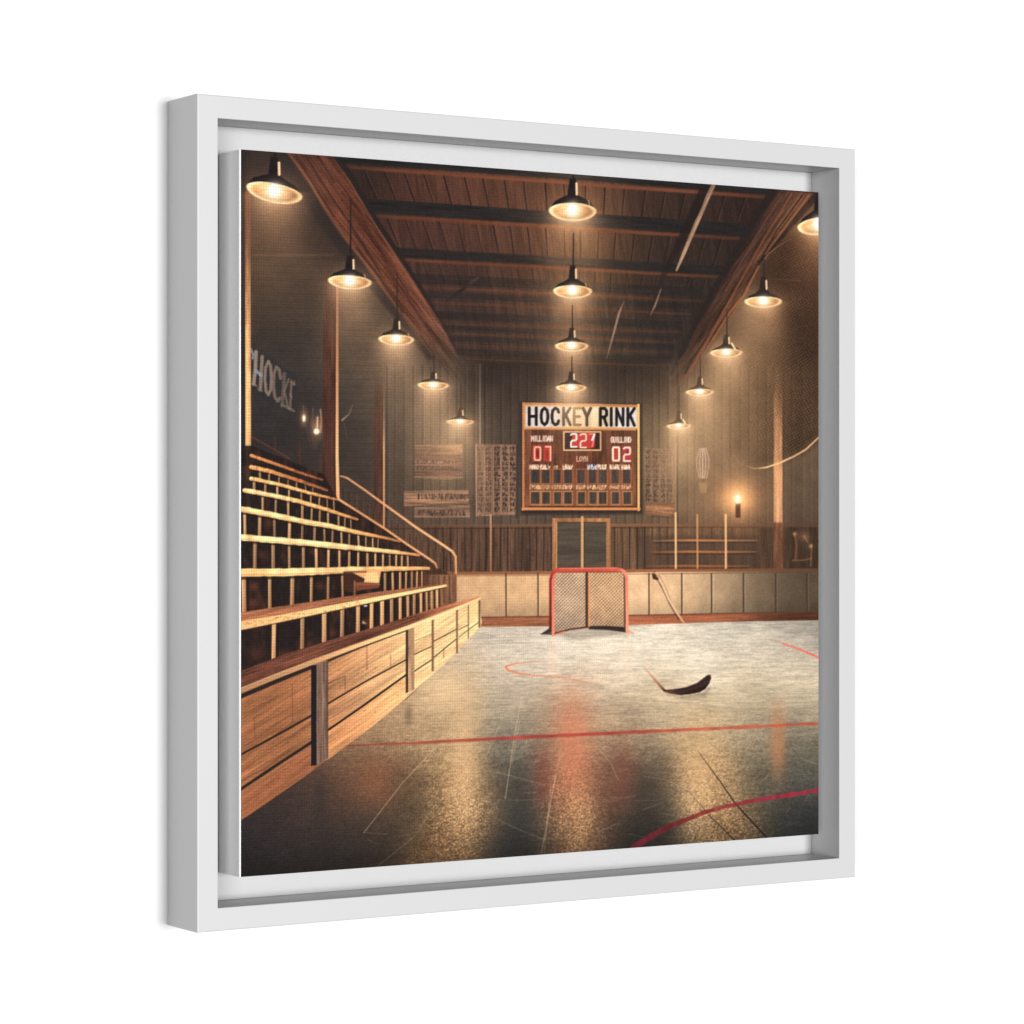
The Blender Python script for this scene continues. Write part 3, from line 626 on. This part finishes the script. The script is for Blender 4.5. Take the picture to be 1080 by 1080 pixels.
    # painted lines
    stroke([(576, 697.5), (556, 698.5), (540, 700.5), (533, 703.4), (536, 707), (548, 710.5), (565, 712.4), (590, 714), (612, 718), (632, 722)], [1, 1.2, 1.6, 2.2, 2.2, 1.8, 1.4, 1.4, 1.4, 1], C(206, 122, 88), 1.1, [.25, .6, .85, .95, .95, .9, .7, .65, .6, .2])
    def painted(pts, w, cols, al):
        p = np.array(pts, np.float32); d = np.concatenate([[0], np.cumsum(np.hypot(*np.diff(p, axis=0).T))]); t = np.linspace(0, d[-1], 60)
        X = np.interp(t, d, p[:, 0]); Y = np.interp(t, d, p[:, 1]); W = np.interp(t, d, w); A = np.interp(t, d, al)
        cc = np.stack([np.interp(t, d, [c[i] for c in cols]) for i in range(3)], 1)
        r = np.random.default_rng(3)
        stroke(np.stack([X, Y+r.normal(0, .12, 60)], 1), W*(1+r.normal(0, .08, 60)), cc*(1+r.normal(0, .06, (60, 1))), 1.0, A*(1-.15*r.random(60)))
    painted([(357, 787), (450, 783), (550, 777.6), (660, 772.6), (760, 768), (866, 763)], [2.2, 3.2, 3.8, 3.6, 3.2, 3.2], [C(124, 56, 44), C(158, 70, 54), C(164, 66, 54), C(172, 66, 52), C(186, 84, 60), C(176, 78, 56)], [.6, .85, .95, .9, .85, .85])
    painted([(668, 894), (684, 884), (700, 874), (720, 866), (742, 857), (765, 850.5), (800, 843.5), (835, 838), (866, 833)], [7, 6.6, 6, 5, 4.2, 4, 4.4, 4.6, 4.6], [C(150, 44, 58), C(142, 44, 54), C(128, 40, 46), C(132, 44, 45), C(142, 50, 46), C(150, 50, 52), C(154, 46, 58), C(158, 44, 60), C(152, 42, 56)], [.92]*9)
    stroke([(800, 671), (815, 675.5), (828, 679)], [.8, 1.2, 1.6], C(176, 130, 100), 1, [.1, .4, .7]); stroke([(826, 678.6), (845, 685.5), (866, 694.5)], [1.8, 2.0, 2.4], C(218, 104, 90), .9, [.8, .95, .95])
    # ---------- goal
    poly([(570, 669), (577, 664), (582, 660), (586, 662), (585, 670)], C(62, 54, 46), 1.8, .85)
    poly([(584, 668), (620, 660), (660, 664), (668, 668), (640, 672), (600, 674)], C(120, 112, 94), 4, .45)
    netp = [(584, 604), (659.5, 604), (659.8, 666), (645, 663), (621, 660.5), (602, 664), (584, 669)]
    def ncol(x, y):
        b = C(178, 154, 124)+(C(184, 152, 114)-C(178, 154, 124))*sstep(612, 628, x)[..., None]*np.ones_like(y)[..., None]
        b = b*(1-.12*sstep(630, 665, y))[..., None]
        wv = .6*np.sin((x+y)*1.75+fbm(x*.05, y*.05, 2)*3)+.35*np.sin((x-y)*1.6+fbm(x*.05+4, y*.05, 2)*3)
        return np.clip(b*(1+.24*wv+.12*fbm(x*.5, y*.5, 2)+.2*fbm(x*.08, y*.08, 2))[..., None], 0, 1)
    poly(netp, ncol, .8)
    poly([(621, 660.2), (640, 660), (659.8, 661.5), (660, 667), (640, 664.4), (621, 663.8)], C(54, 40, 34), 1.2, .95)
    stroke([(584, 668.5), (602, 663.6), (621, 661.2)], [2.2, 2.0, 2.2], C(92, 52, 40), .9, .9); stroke([(584, 669.6), (596, 666)], 1.4, C(214, 120, 84), .9, .8)
    rect(617.4, 603.5, 620.4, 661, C(74, 54, 44), .9, .95); rect(620.4, 606, 622.6, 661, C(206, 144, 96), .9, .85)
    stroke([(658.6, 606), (659, 662)], 1.8, C(96, 56, 44), 1, .85)
    stroke([(580.6, 664), (580.6, 612), (582.2, 605.4), (587, 601.4)], [3.0, 3, 3, 3], [C(104, 40, 38), C(150, 48, 46), C(170, 52, 48), C(196, 66, 56)], .9)
    stroke([(583.4, 670), (583.4, 640), (583.6, 610), (585.4, 605)], [2.8, 2.4, 2.2, 1.6], [C(232, 134, 96), C(228, 124, 92), C(222, 108, 84), C(214, 92, 72)], .9)
    stroke([(585, 602.4), (590, 601), (620, 600.8), (650, 600.4), (656, 601.4), (659.6, 604.4), (661, 610), (661.4, 640), (661.4, 664), (662, 667)], [3.6, 4.0, 4.0, 3.8, 3.6, 3.2, 3, 2.8, 2.8, 3], [C(196, 64, 50), C(200, 80, 58), C(198, 78, 58), C(204, 92, 68), C(220, 120, 96), C(224, 142, 112), C(220, 124, 104), C(222, 142, 114), C(228, 152, 120), C(226, 150, 120)], .9)
    stroke([(590, 599.6), (650, 599)], 1.0, C(238, 142, 122), .8, .6); stroke([(589, 603.4), (655, 603)], 1, C(150, 50, 44), .8, .7)
    stroke([(661.6, 665), (664, 667), (667.4, 667.4)], [2.8, 2.2, 1.6], C(224, 150, 120), .9)
    stroke([(580, 665), (576, 667), (572, 668.4)], [2.4, 2.2, 1.2], C(60, 42, 38), 1)
    # ---------- sticks
    stroke([(694, 609), (700, 620), (707, 636), (716, 653)], [5, 4, 3.4, 2.4], C(70, 52, 42), 1.3, [.75, .8, .75, .6])
    stroke([(690.5, 606.5), (695, 610), (699, 617), (705, 631), (713, 645), (721.4, 657)], [4, 3.6, 2.8, 2.4, 2.2, 2], [C(168, 132, 98), C(206, 168, 126), C(222, 184, 138), C(224, 188, 144), C(214, 174, 130), C(190, 142, 104)], .9)
    stroke([(689.6, 605.4), (690.4, 609), (693, 610.5)], [4.2, 4.4, 3.0], C(74, 52, 42), .9); stroke([(688.5, 604), (694, 605.6)], 1.4, C(206, 170, 130), .9, .8)
    poly([(702, 731), (716, 734), (740, 731), (750, 724), (744, 736), (720, 738)], C(128, 116, 94), 3, .5)
    stroke([(679, 703), (684, 709), (692, 718.5), (700, 727.5)], [1.2, 1.8, 2.4, 3], [C(200, 160, 120), C(192, 148, 108), C(168, 120, 86), C(126, 78, 56)], .9, [.4, .8, .95, 1])
    poly([(697.5, 725.5), (703, 727.6), (714, 726.4), (725, 724.4), (735, 720.4), (742, 715), (746, 712), (749.2, 711.6), (750.2, 715), (748, 721), (743.5, 727), (738, 730), (728, 732), (717, 733), (706, 731.4), (700, 729.6)],
         wood(lambda x, y: C(104, 62, 46)+(C(54, 38, 33)-C(104, 62, 46))*sstep(700, 720, x)[..., None]*np.ones_like(y)[..., None], 1, -.3, .2, 19), .9)
    stroke([(724, 724.6), (736, 720.2), (744, 714), (748.6, 711.8), (749.8, 715)], 1.0, C(112, 84, 68), .9, .7); stroke([(718, 732.8), (738, 729.6), (746, 723)], .8, C(30, 24, 22), .9, .7)
    # ---------- bleachers
    bl = [(252, 470), (265, 470), (341, 500), (356, 526), (410, 560), (460, 598), (478, 608), (478, 640), (420, 660), (330, 700), (252, 740)]
    poly(bl, lambda x, y: np.clip((C(40, 32, 29)+C(24, 9, 3)*sstep(.02, .24, fbm(x*.10, y*.05, 3))[..., None]+C(34, 20, 12)*sstep(400, 470, x)[..., None])*(1+.5*fbm(x*.3, y*.15, 3))[..., None], 0, 1), 1.5, .92)
    for q in ((275, 585, 8, 4), (268, 618, 5, 5), (268, 636, 9, 4), (337, 618, 6, 4), (312, 618, 4, 8), (300, 690, 12, 5), (350, 668, 5, 5), (325, 680, 9, 6), (385, 655, 4, 3), (283, 552, 5, 5), (270, 690, 8, 8)):
        glow(q[0], q[1], q[2], q[3], C(134, 72, 46), .36, 2, 'mix')
    ell(385.5, 639, 1.8, .9, C(190, 200, 206), 0, 1); poly([(382, 654), (387, 658), (381, 658)], C(206, 170, 130), 1.2, .8)
    # slats behind the hand rail
    for x0 in np.arange(362, 482, 6.4):
        y0 = 505+(x0-358)*.66; stroke([(x0, y0+8), (x0, y0+(60 if x0 < 440 else 34))], 1.3, C(56, 42, 36), 1, .5); stroke([(x0+2, y0+8), (x0+2, y0+50)], 1, C(128, 88, 60), 1, .22)
    poly([(452, 606), (482, 606), (482, 634), (474, 640), (452, 640)], wood(C(140, 98, 68), 0, 1, .2, 20), 1.2, .8)
    for x0 in (457, 463, 468.5, 474): stroke([(x0, 608), (x0, 636)], 1.4, C(70, 50, 40), 1, .6)
    B1, B2, B3 = C(250, 214, 148), C(238, 192, 124), C(206, 142, 84)
    rows = {
     's1': ([(265, 480.5), (290, 489), (315, 498), (340, 506)], [3.2, 3, 2.6, 2.2], [B3, C(196, 126, 74), C(170, 100, 60), C(128, 74, 48)]),
     's2': ([(265, 492.5), (285, 497), (310, 505), (345, 517)], [4.4, 4, 3.4, 2.6], [C(226, 172, 106), C(210, 150, 88), C(180, 112, 66), C(140, 84, 54)]),
     's3': ([(265, 504.6), (295, 511), (325, 519.6), (356, 527)], [3.8, 3.6, 3, 2.2], [C(240, 196, 126), B2, C(228, 174, 108), C(180, 120, 78)]),
     's4': ([(258, 517), (285, 522), (315, 528.5), (345, 537.5), (377, 548)], [4.6, 4.6, 4.2, 3.6, 2.4], [B1, B1, B2, C(232, 182, 112), C(190, 128, 76)]),
     's5': ([(253, 536.5), (290, 543.6), (320, 550), (345, 554), (375, 561), (400, 566), (422, 571)], [6.2, 5.8, 5.4, 5, 4, 3, 2], [B1, B1, B1, B1, C(240, 192, 118), C(214, 156, 92), C(170, 112, 70)]),
     's6': ([(253, 566.5), (300, 570.4), (345, 574.6), (385, 579), (415, 582), (442, 585.4)], [6.6, 6.4, 6, 5, 3.8, 2.4], [B1, C(252, 220, 158), B1, B1, B2, C(196, 138, 84)]),
     's7': ([(253, 604), (300, 603.6), (345, 602), (380, 600.6), (420, 599.6), (452, 599.4)], [8.6, 8, 7.4, 6, 4.6, 3], [B2, B1, B1, C(246, 202, 136), B2, C(212, 158, 100)]),
    }
    def line_y(key, xx, side=0):
        p, w, c = rows[key]; px = [a for a, b in p]
        return np.interp(xx, px, [b for a, b in p])+side*np.interp(xx, px, w)/2
    s8t = [(253, 646), (300, 639), (345, 632), (400, 624), (470, 615.6)]; s8b = [(253, 664.5), (300, 655), (345, 645.5), (400, 634), (470, 619.4)]
    s9t = [(253, 708), (300, 690), (345, 676), (400, 660), (450, 644), (505, 629)]
    f8t = lambda xx: np.interp(xx, [a for a, b in s8t], [b for a, b in s8t]); f8b = lambda xx: np.interp(xx, [a for a, b in s8b], [b for a, b in s8b]); f9 = lambda xx: np.interp(xx, [a for a, b in s9t], [b for a, b in s9t])
    def balus(xs, ftop, fbot, w, bright):
        for i, xx in enumerate(xs):
            y0, y1 = float(ftop(xx)), float(fbot(xx)); ww = w*(1-.55*i/len(xs))*RNG.uniform(.85, 1.15); sk = RNG.uniform(-.5, .5)
            if y1-y0 < 2: continue
            b = bright*RNG.uniform(.72, 1.05)
            stroke([(xx+ww*.8, y0), (xx+sk+ww*.8, y1)], ww*.9, C(30, 25, 24), 1, .6)
            stroke([(xx, y0), (xx+sk*.5, (y0+y1)/2), (xx+sk, y1)], [ww, ww*.92, ww], [C(230, 178, 118)*b, C(222, 172, 116)*b, C(206, 146, 94)*b], .9, .95)
            stroke([(xx-ww*.3, y0), (xx+sk-ww*.3, y1)], ww*.3, C(250, 214, 160), .8, .45*b)
    L = lambda k, sd=0: (lambda xx: line_y(k, xx, sd))
    balus((274, 284, 294.5, 304, 313, 322, 330), L('s2', 1), L('s3', -1), 2.2, .72)
    balus((268, 280, 292.5, 305, 318, 328, 337, 345, 352), L('s3', 1), L('s4', -1), 2.4, .85)
    balus((277, 291, 304, 319, 329, 337.5, 346, 357, 364, 370), L('s4', 1), L('s5', -1), 2.6, .85)
    balus((258, 274, 289.5, 305.5, 319, 332, 342, 351, 360, 368.5, 378, 386, 393, 399), L('s5', 1), L('s6', -1), 3.0, .88)
    balus((269, 288, 305, 320, 333.5, 346.5, 358, 368.5, 378, 387.5, 396, 404, 411, 418, 424, 430), L('s6', 1), L('s7', -1), 3.2, .95)
    balus((257, 284.4, 308.4, 328.6, 346.2, 361), L('s7', 1), f8t, 4.4, .97); balus((406, 414, 422, 428.5, 434.5, 440, 445), L('s7', 1), f8t, 2.8, .9)
    balus((289, 319, 342, 361, 377.6, 392, 403, 413, 422, 430, 437, 444, 450, 455.5, 461), f8b, f9, 4.6, .98)
    for k in rows:
        p, w, c = rows[k]
        stroke([(a, b+wv*.62) for (a, b), wv in zip(p, w)], [v*.5 for v in w], C(36, 28, 26), 1.2, .7)
        t = np.linspace(p[0][0], p[-1][0], 40); px = [a for a, b in p]
        r = np.random.default_rng(int(k[1])); cc = np.stack([np.interp(t, px, [q[i] for q in c]) for i in range(3)], 1)*(1+r.normal(0, .08, (40, 1)))
        stroke(np.stack([t, np.interp(t, px, [b for a, b in p])+r.normal(0, .14, 40)], 1), np.interp(t, px, w)*(1+r.normal(0, .05, 40)), np.clip(cc, 0, 1), .9)
        stroke([(a, b+wv*.3) for (a, b), wv in zip(p, w)], [v*.22 for v in w], C(190, 120, 66), 1, .45)
    # the box on the seats
    poly([(362, 603), (386, 602), (386, 618), (374, 626), (362, 622)], C(78, 48, 36), 1, .8); poly([(370, 603), (394, 600), (402, 602), (400, 614), (388, 612)], C(216, 160, 104), .9)
    poly([(374, 614), (396, 613.4), (401, 616), (399, 620), (376, 623)], C(122, 70, 48), .9); poly([(386, 604), (398, 603), (400, 615), (384, 614)], C(240, 194, 132), 1, .9)
    stroke([(364, 603.4), (386, 603)], 1.8, C(110, 64, 42), 1, .8); stroke([(376, 616), (400, 616.4)], 1.2, C(166, 100, 66), 1, .8); stroke([(374, 613), (374, 628)], 1.6, C(180, 122, 80), 1, .7)
    poly(s8t+s8b[::-1], wood(C(158, 102, 70), 1, -.17, .2, 22), .9)
    stroke([(253, 660), (300, 651.5), (345, 642.4), (400, 631.4), (470, 617.8)], [9.5, 7.4, 6.4, 4.8, 2.6], [C(226, 176, 116), C(236, 186, 122), C(242, 198, 132), C(250, 212, 146), C(246, 206, 142)], .9)
    stroke([(253, 665.4), (300, 655.8), (345, 646), (400, 634.2), (470, 619.6)], 1.2, C(84, 54, 40), .9, .8)
    for k in range(60):
        xx = RNG.uniform(255, 380); yy = np.interp(xx, [253, 300, 345, 400], [660, 651.5, 642.4, 631.4])+RNG.uniform(-2.5, 2.5)
        ell(xx, yy, RNG.uniform(.5, 1.6), RNG.uniform(.3, .6), C(150, 96, 60), -11, .8, .55)
    # front cap and the boards under it
    poly([(253, 732), (330, 701), (430, 664), (505, 633), (508, 656), (507, 661), (470, 699), (430, 735), (390, 768), (345, 801), (300, 834), (253, 866)],
         wood(lambda x, y: (C(154, 101, 64)+(C(240, 202, 142)-C(154, 101, 64))*sstep(300, 470, x)[..., None]*np.ones_like(y)[..., None])*(1-.12*sstep(0, 50, y-(801-(x-345)*.79)+30))[..., None], .83, -.5, .15, 23), .9)
    poly([(253, 842), (300, 808), (330, 786), (330, 813), (300, 834), (253, 866)], wood(C(158, 98, 64), .83, -.56, .14, 24), .9, .85)
    poly([(346, 771), (428, 712), (428, 737), (390, 768), (346, 801)], wood(lambda x, y: C(196, 138, 88)+C(30, 34, 26)*sstep(350, 430, x)[..., None]*np.ones_like(y)[..., None], .83, -.58, .16, 25), .9, .85)
    for q, w, al in (([(253, 796.5), (290, 776.4), (328, 755)], [2.2, 2.2, 2.2], .95), ([(253, 833), (290, 808), (330, 782)], [3.2, 3.2, 3], .95), ([(346, 742), (385, 719), (428, 696)], [2, 1.8, 1.6], .85), ([(346, 770), (385, 743), (428, 712)], [2.4, 2.4, 2], .95),
                     ([(253, 735), (292, 718.4), (330, 703)], [4.4, 4.4, 4], .95), ([(346, 697), (380, 683), (428, 665)], [2.4, 2, 1.6], .85), ([(346, 721), (364, 713)], [1, .8], .5), ([(437, 690), (455, 682)], [1.3, 1.2], .7), ([(437, 708), (455, 696)], [1.5, 1.3], .75), ([(437, 676), (455, 669)], [1, 1], .4),
                     ([(458, 676), (481, 664)], [1.3, 1.1], .65), ([(458, 693), (481, 674)], [1.4, 1.2], .7), ([(484, 664), (494, 659)], [1, 1], .6), ([(484, 672), (505, 656)], [1.1, 1], .6), ([(255, 832), (300, 801), (330, 783)], [1, 1, 1], .4)):
        stroke(q, w, C(44, 34, 30), .9, al)
    for q in ([(308, 722), (308.5, 762)], [(387, 682), (387, 706)], [(364, 714), (364, 728)], [(268, 756), (269, 780)], [(412, 690), (412, 702)], [(468, 684), (468, 694)]):
        stroke(q, .9, C(110, 66, 44), .9, .6)
    for k in range(46):
        xx = RNG.uniform(258, 426); yb = 801-(xx-345)*.77; yt = 697-(xx-345)*.38; yy = yt+(yb-yt)*RNG.uniform(.1, .95)
        ell(xx, yy, RNG.uniform(.5, 2.2), RNG.uniform(.4, .8), C(104, 58, 38), -28, .9, RNG.uniform(.15, .5))
    def post(x0, xm, x1, yt0, yt1, yb0, yb1, cd, cl, seed):
        poly([(x0, yt0), (xm, yt0-(xm-x0)*.4), (xm, yb0), (x0, yb0+1)], cd, .8); poly([(xm, yt0-(xm-x0)*.4), (x1, yt1), (x1, yb1), (xm, yb0)], wood(cl, 0, 1, .2, seed), .8)
    post(328, 334, 346, 703, 697, 807, 799, C(32, 31, 33), C(118, 94, 76), 26); stroke([(345.4, 698), (345.4, 799)], 1, C(72, 54, 44), .8, .7)
    post(428, 430.6, 437, 664, 660, 730, 727, C(44, 33, 30), C(172, 136, 98), 27)
    for xx, y0, y1, w in ((456.4, 653, 707, 2.4), (482, 643, 688, 2.0), (494, 639, 673, 1.3), (505.6, 633, 661, 2.2)): stroke([(xx, y0), (xx, y1)], w, C(116, 82, 58), .8, .9)
    poly(s9t+[(505, 632), (430, 661), (330, 697), (253, 728)], wood(lambda x, y: C(106, 64, 47)+C(60, 40, 24)*sstep(380, 500, x)[..., None]*np.ones_like(y)[..., None], 1, -.34, .26, 28), .9)
    stroke([(253, 729), (292, 713), (330, 698.4), (380, 680), (430, 662), (470, 646.6), (506, 631.4)], [5.6, 5.4, 5, 4.2, 3.8, 3.2, 2.4], [C(168, 126, 88), C(176, 134, 92), C(190, 148, 102), C(226, 186, 126), C(240, 204, 142), C(246, 212, 150), C(236, 196, 136)], .9)
    stroke([(253, 726), (330, 695.6), (430, 659.8), (506, 630)], 1, C(222, 178, 126), .8, .5)
    # hand rails
    stroke([(357, 526.5), (380, 541), (405, 557), (430, 574.5), (452, 589), (459, 594), (461, 599)], [2.4, 2.2, 2.2, 2.2, 2.2, 2.0, 1.6], [C(214, 158, 108), C(200, 144, 98), C(208, 152, 102), C(216, 160, 108), C(214, 160, 110), C(206, 150, 104), C(180, 126, 86)], .8)
    stroke([(359, 502), (366, 504), (385, 517), (404, 531), (440, 557), (466, 574), (477, 581.5), (480.6, 587), (481, 606)], [1.6, 2, 2, 2.2, 2.4, 2.6, 2.4, 2.2, 2], [C(176, 128, 92), C(196, 146, 104), C(196, 146, 104), C(208, 156, 110), C(220, 168, 118), C(228, 176, 124), C(226, 172, 120), C(212, 158, 108), C(196, 142, 96)], .8)
    stroke([(480.6, 606), (480.6, 634)], 1.4, C(104, 70, 50), .9, .8); stroke([(376, 522), (376, 538)], 1, C(120, 84, 60), .9, .5)
    # ---------- pendant lamps and the lit dust under them
    lamps = [(289.5, 202, 30, 11.8, 12, 166, 150, 1.0), (369, 296.5, 23, 8.4, 4, 270, 210, 1), (418, 357.5, 18.6, 6.6, 2, 336, 288, 1), (457, 406, 16.2, 4.8, 1.5, 392, 374, 1), (485.5, 444.6, 14, 3.4, 1, 431, 404, .9),
             (604, 222, 25, 11.2, 1.5, 188, 180, 1), (604, 306.6, 20.4, 8, 1, 280, 246, 1), (603, 364.6, 17.4, 5.8, .5, 346, 322, 1), (602.5, 408.6, 15.8, 4.6, .5, 392, 376, 1),
             (863, 237, 22, 10.6, -8, 204, 200, 1), (805, 317.6, 19.6, 6.8, 0, 292, 266, 1), (766, 371.6, 16.8, 5.2, -1, 353, 326, 1), (738, 413.2, 14.4, 4.2, -1, 397, 374, .95), (716, 449, 12.4, 3.4, -2, 434, 408, .9)]
    for i, (cx, cy, rx, ry, tl, ty, c0, br) in enumerate(lamps):
        s = sl(cx-3.2*rx, cy-2, cx+3.2*rx, cy+6*rx, 0)
        x = GX[:, s[1]]; y = GY[s[0]]
        t = (y-cy)/(4.8*rx)
        wd = rx*(.98+1.0*np.clip(t, 0, 2))
        m = np.exp(-np.abs((x-cx)/wd)**2.6*1.3)*np.exp(-np.clip(t, 0, 9)*2.6)*sstep(-1, 2, y-cy)*(1-sstep(.8, 1.2, t))
        m = m*(1+.35*fbm(x*.06, y*.03, 3))
        far = 1-rx/32.0
        put(s, np.clip(m*(.66+.16*far), 0, 1), C(204, 142, 84)+C(16, 26, 30)*far, 'screen')
        glow(cx, cy, rx*1.25, ry*2.0, C(220, 150, 88), .28); 
    for i, (cx, cy, rx, ry, tl, ty, c0, br) in enumerate(lamps):
        dk = C(36, 30, 29)+C(46, 34, 20)*sstep(0, 1, np.array((24-rx)/12.0))
        tn = math.tan(math.radians(tl)); k = rx/25.0; cr = C(36, 31, 30)+C(36, 28, 20)*float(np.clip((24-rx)/12, 0, 1))
        if c0 < ty: stroke([(cx+1.0*k, c0), (cx+.6, ty)], [max(.8, 1.4*k), max(1.0, 2.2*k)], cr, .8, .9)
        # bell of the shade
        pts = [(-3.2*k, ty), (-4.6*k, ty+(cy-ty)*.3), (-5.4*k, ty+(cy-ty)*.52), (-rx*.42, cy-ry*1.25), (-rx*.74, cy-ry*.86), (-rx*.97, cy-ry*.12)]
        P = [(cx+a, b+a*tn) for a, b in pts]+[(cx-a+.0, b-a*tn) for a, b in pts[::-1]]
        poly(P, lambda x, y: np.clip((dk+C(30, 22, 14)*sstep(0, rx, x-cx)[..., None])*np.ones_like(y)[..., None]*(1+.3*fbm(x*.3, y*.3, 2))[..., None], 0, 1), .9)
        # lit inside of the shade
        def inner(u, v):
            r = np.sqrt(u*u+v*v)
            b = C(255, 214, 144)*np.exp(-((u+.02)**2*2.6+(v+.15)**2*.5))[..., None]+C(138, 92, 58)*(1-np.exp(-((u+.02)**2*2.6)))[..., None]
            b = b+(C(248, 214, 160)-b)*(sstep(.70, .97, r))[..., None]*.85
            b = b+C(58, 46, 34)*(sstep(.2, .75, -u)*sstep(-1, .2, -v))[..., None]
            return np.clip(b*(1+.18*fbm(u*5+cx, v*3, 2))[..., None], 0, 1)
        ell(cx, cy, rx, ry, inner, tl, .9, top=.72)
        for ang in (-62, -20, 25, 60):
            a = math.radians(ang); stroke([(cx+.28*rx*math.sin(a), cy-.2*ry), (cx+.78*rx*math.sin(a), cy+.45*ry*math.cos(a)*(1 if abs(ang) < 40 else .3))], max(.7, 1.6*k), C(190, 134, 84), 1.4, .4)
        glow(cx, cy-ry*.1, rx*.27, ry*.66, C(255, 244, 215), 1.0); ell(cx-.02*rx, cy-.12*ry, max(1.8, rx*.15), max(1.8, ry*.52), C(255, 252, 240), 0, 1.6)
        glow(cx, cy+ry*.4, rx*.5, ry*1.0, C(255, 210, 145), .25)
        hx = 3.6*k+.4
        stroke([(cx+hx, ty+(cy-ty)*.16), (cx+hx+.3, ty+(cy-ty)*.5)], max(1.1, 2.2*k), C(250, 214, 168), .9, .9 if i != 9 else 0)
        if i in (11, 13): stroke([(cx+rx*.34, cy-ry*1.8), (cx+rx*.55, cy-ry*.7)], 1.6, C(255, 226, 176), .9, .9)
        if i in (1, 2, 5, 6): stroke([(cx+rx*.66, cy-ry*.95+rx*.66*tn), (cx+rx*.72, cy-ry*.6+rx*.7*tn)], 1.2, C(220, 170, 120), .9, .7)
    # overall dust haze around the far lamps
    glow(468, 470, 38, 50, C(140, 106, 66), .34); glow(722, 475, 46, 56, C(150, 112, 64), .36); glow(602, 418, 26, 12, C(220, 180, 120), .22); glow(780, 420, 50, 70, C(90, 66, 38), .2)
    # ---------- ink balance: upper half leans to red brown, ice stays near neutral
    t = sstep(640, 665, GY)[..., None]
    IMG *= C(257, 247, 252)*(1-t)+C(257, 249, 257)*t
    # a little more contrast: deeper shade, brighter golden lights
    lu = IMG.mean(2, keepdims=True)
    k = 1+.26*(sstep(.0, .62, lu)-.46)+.03*sstep(.5, .8, lu)
    IMG *= k
    IMG *= 1+C(5, 1, -5)*sstep(.35, .7, lu)
    IMG *= 1-.3*sstep(872, 935, GY-(GX-255)*-.07)[..., None]
    # ---------- grain of the print
    g = RNG.normal(0, 1, (NY, NX)).astype(np.float32)
    g = (g+np.roll(g, 1, 0)+np.roll(g, 1, 1)+np.roll(g, (1, 1), (0, 1)))*.5
    IMG *= 1+.022*g[..., None]
    IMG += .006*g[..., None]
    IMG[:] = np.clip(IMG*.985+.012, 0.02, 1)

def wood_line(r, g, b): return C(r, g, b)

paint()
# ================================================================ the canvas
canvas = thing('stretched_canvas', 'canvas print of an old wooden hockey rink, with white edges, set inside the white frame', 'canvas print', (0, CP*U, BASE_Z+(.5-HH)*U))
ch = .0019
prof = [(HW, .0008), (HW+ch*.25, .0002), (HW+ch*.75, .0007), (HW+ch, .0022), (HW+ch, R-CP)]
vs_ = []; n = len(prof)
for sx in (-1, 1):
    for zz in (0.0, 2*HH):
        for a, d in prof: vs_.append((sx*(a if sx < 0 else HW+(a-HW)*.2)*U, d*U, zz*U))
def idx(s, z, i): return (s*2+z)*n+i
fs = []
for s in (0, 1):
    for i in range(n-1): fs.append((idx(s, 0, i), idx(s, 0, i+1), idx(s, 1, i+1), idx(s, 1, i)))
for i0, i1 in ((0, 0), (n-1, n-1)): fs.append((idx(0, 0, i0), idx(1, 0, i1), idx(1, 1, i1), idx(0, 1, i0)))
for z in (0, 1): fs.append(tuple([idx(0, z, i) for i in range(n)]+[idx(1, z, i) for i in range(n-1, -1, -1)]))
link('canvas_wrap', vs_, fs, M_CANVAS, canvas)

# the printed front: one flat fine grid that carries the ink colours
NU, NV = 800, 1000
uu = np.linspace(-HW, HW, NU); vv = np.linspace(-HH, HH, NV)
S, T = np.meshgrid(uu, vv)
X = X0+(S+W/2)*cs-CP*sn; Z = Z0+(S+W/2)*sn+CP*cs
px = 540+F_PX*X/Z; py = 541.26-F_PX*T/Z                       # drawing-sheet position of each point of the canvas
fx = np.clip((px-SX0)*SS, 0, NX-2); fy = np.clip((py-SY0)*SS, 0, NY-2)
ia = fx.astype(int); ja = fy.astype(int); fu = (fx-ia)[..., None]; fv = (fy-ja)[..., None]
ink = (IMG[ja, ia]*(1-fu)+IMG[ja, ia+1]*fu)*(1-fv)+(IMG[ja+1, ia]*(1-fu)+IMG[ja+1, ia+1]*fu)*fv
ink = np.clip(ink, 0, 1)
lin = np.where(ink <= .04045, ink/12.92, ((ink+.055)/1.055)**2.4)
lin = np.clip(lin*INK_GAIN, 0, .98)
me = bpy.data.meshes.new('printed_face')
co = np.zeros((NU*NV, 3), np.float32); co[:, 0] = S.ravel()*U; co[:, 2] = (T.ravel()+HH)*U
k = (np.arange(NV-1)[:, None]*NU+np.arange(NU-1)[None, :]).ravel()
quads = np.stack([k, k+1, k+NU+1, k+NU], 1).astype(np.int32)
me.vertices.add(NU*NV); me.vertices.foreach_set('co', co.ravel())
me.loops.add(quads.size); me.loops.foreach_set('vertex_index', quads.ravel())
me.polygons.add(len(quads)); me.polygons.foreach_set('loop_start', np.arange(0, quads.size, 4, dtype=np.int32))
me.update(calc_edges=True)
at = me.color_attributes.new('ink', 'FLOAT_COLOR', 'POINT')
rgba = np.ones((NU*NV, 4), np.float32); rgba[:, :3] = lin.reshape(-1, 3)
at.data.foreach_set('color', rgba.ravel())
me.materials.append(M_PRINT)
pf = bpy.data.objects.new('printed_face', me); COL.objects.link(pf); pf.parent = canvas
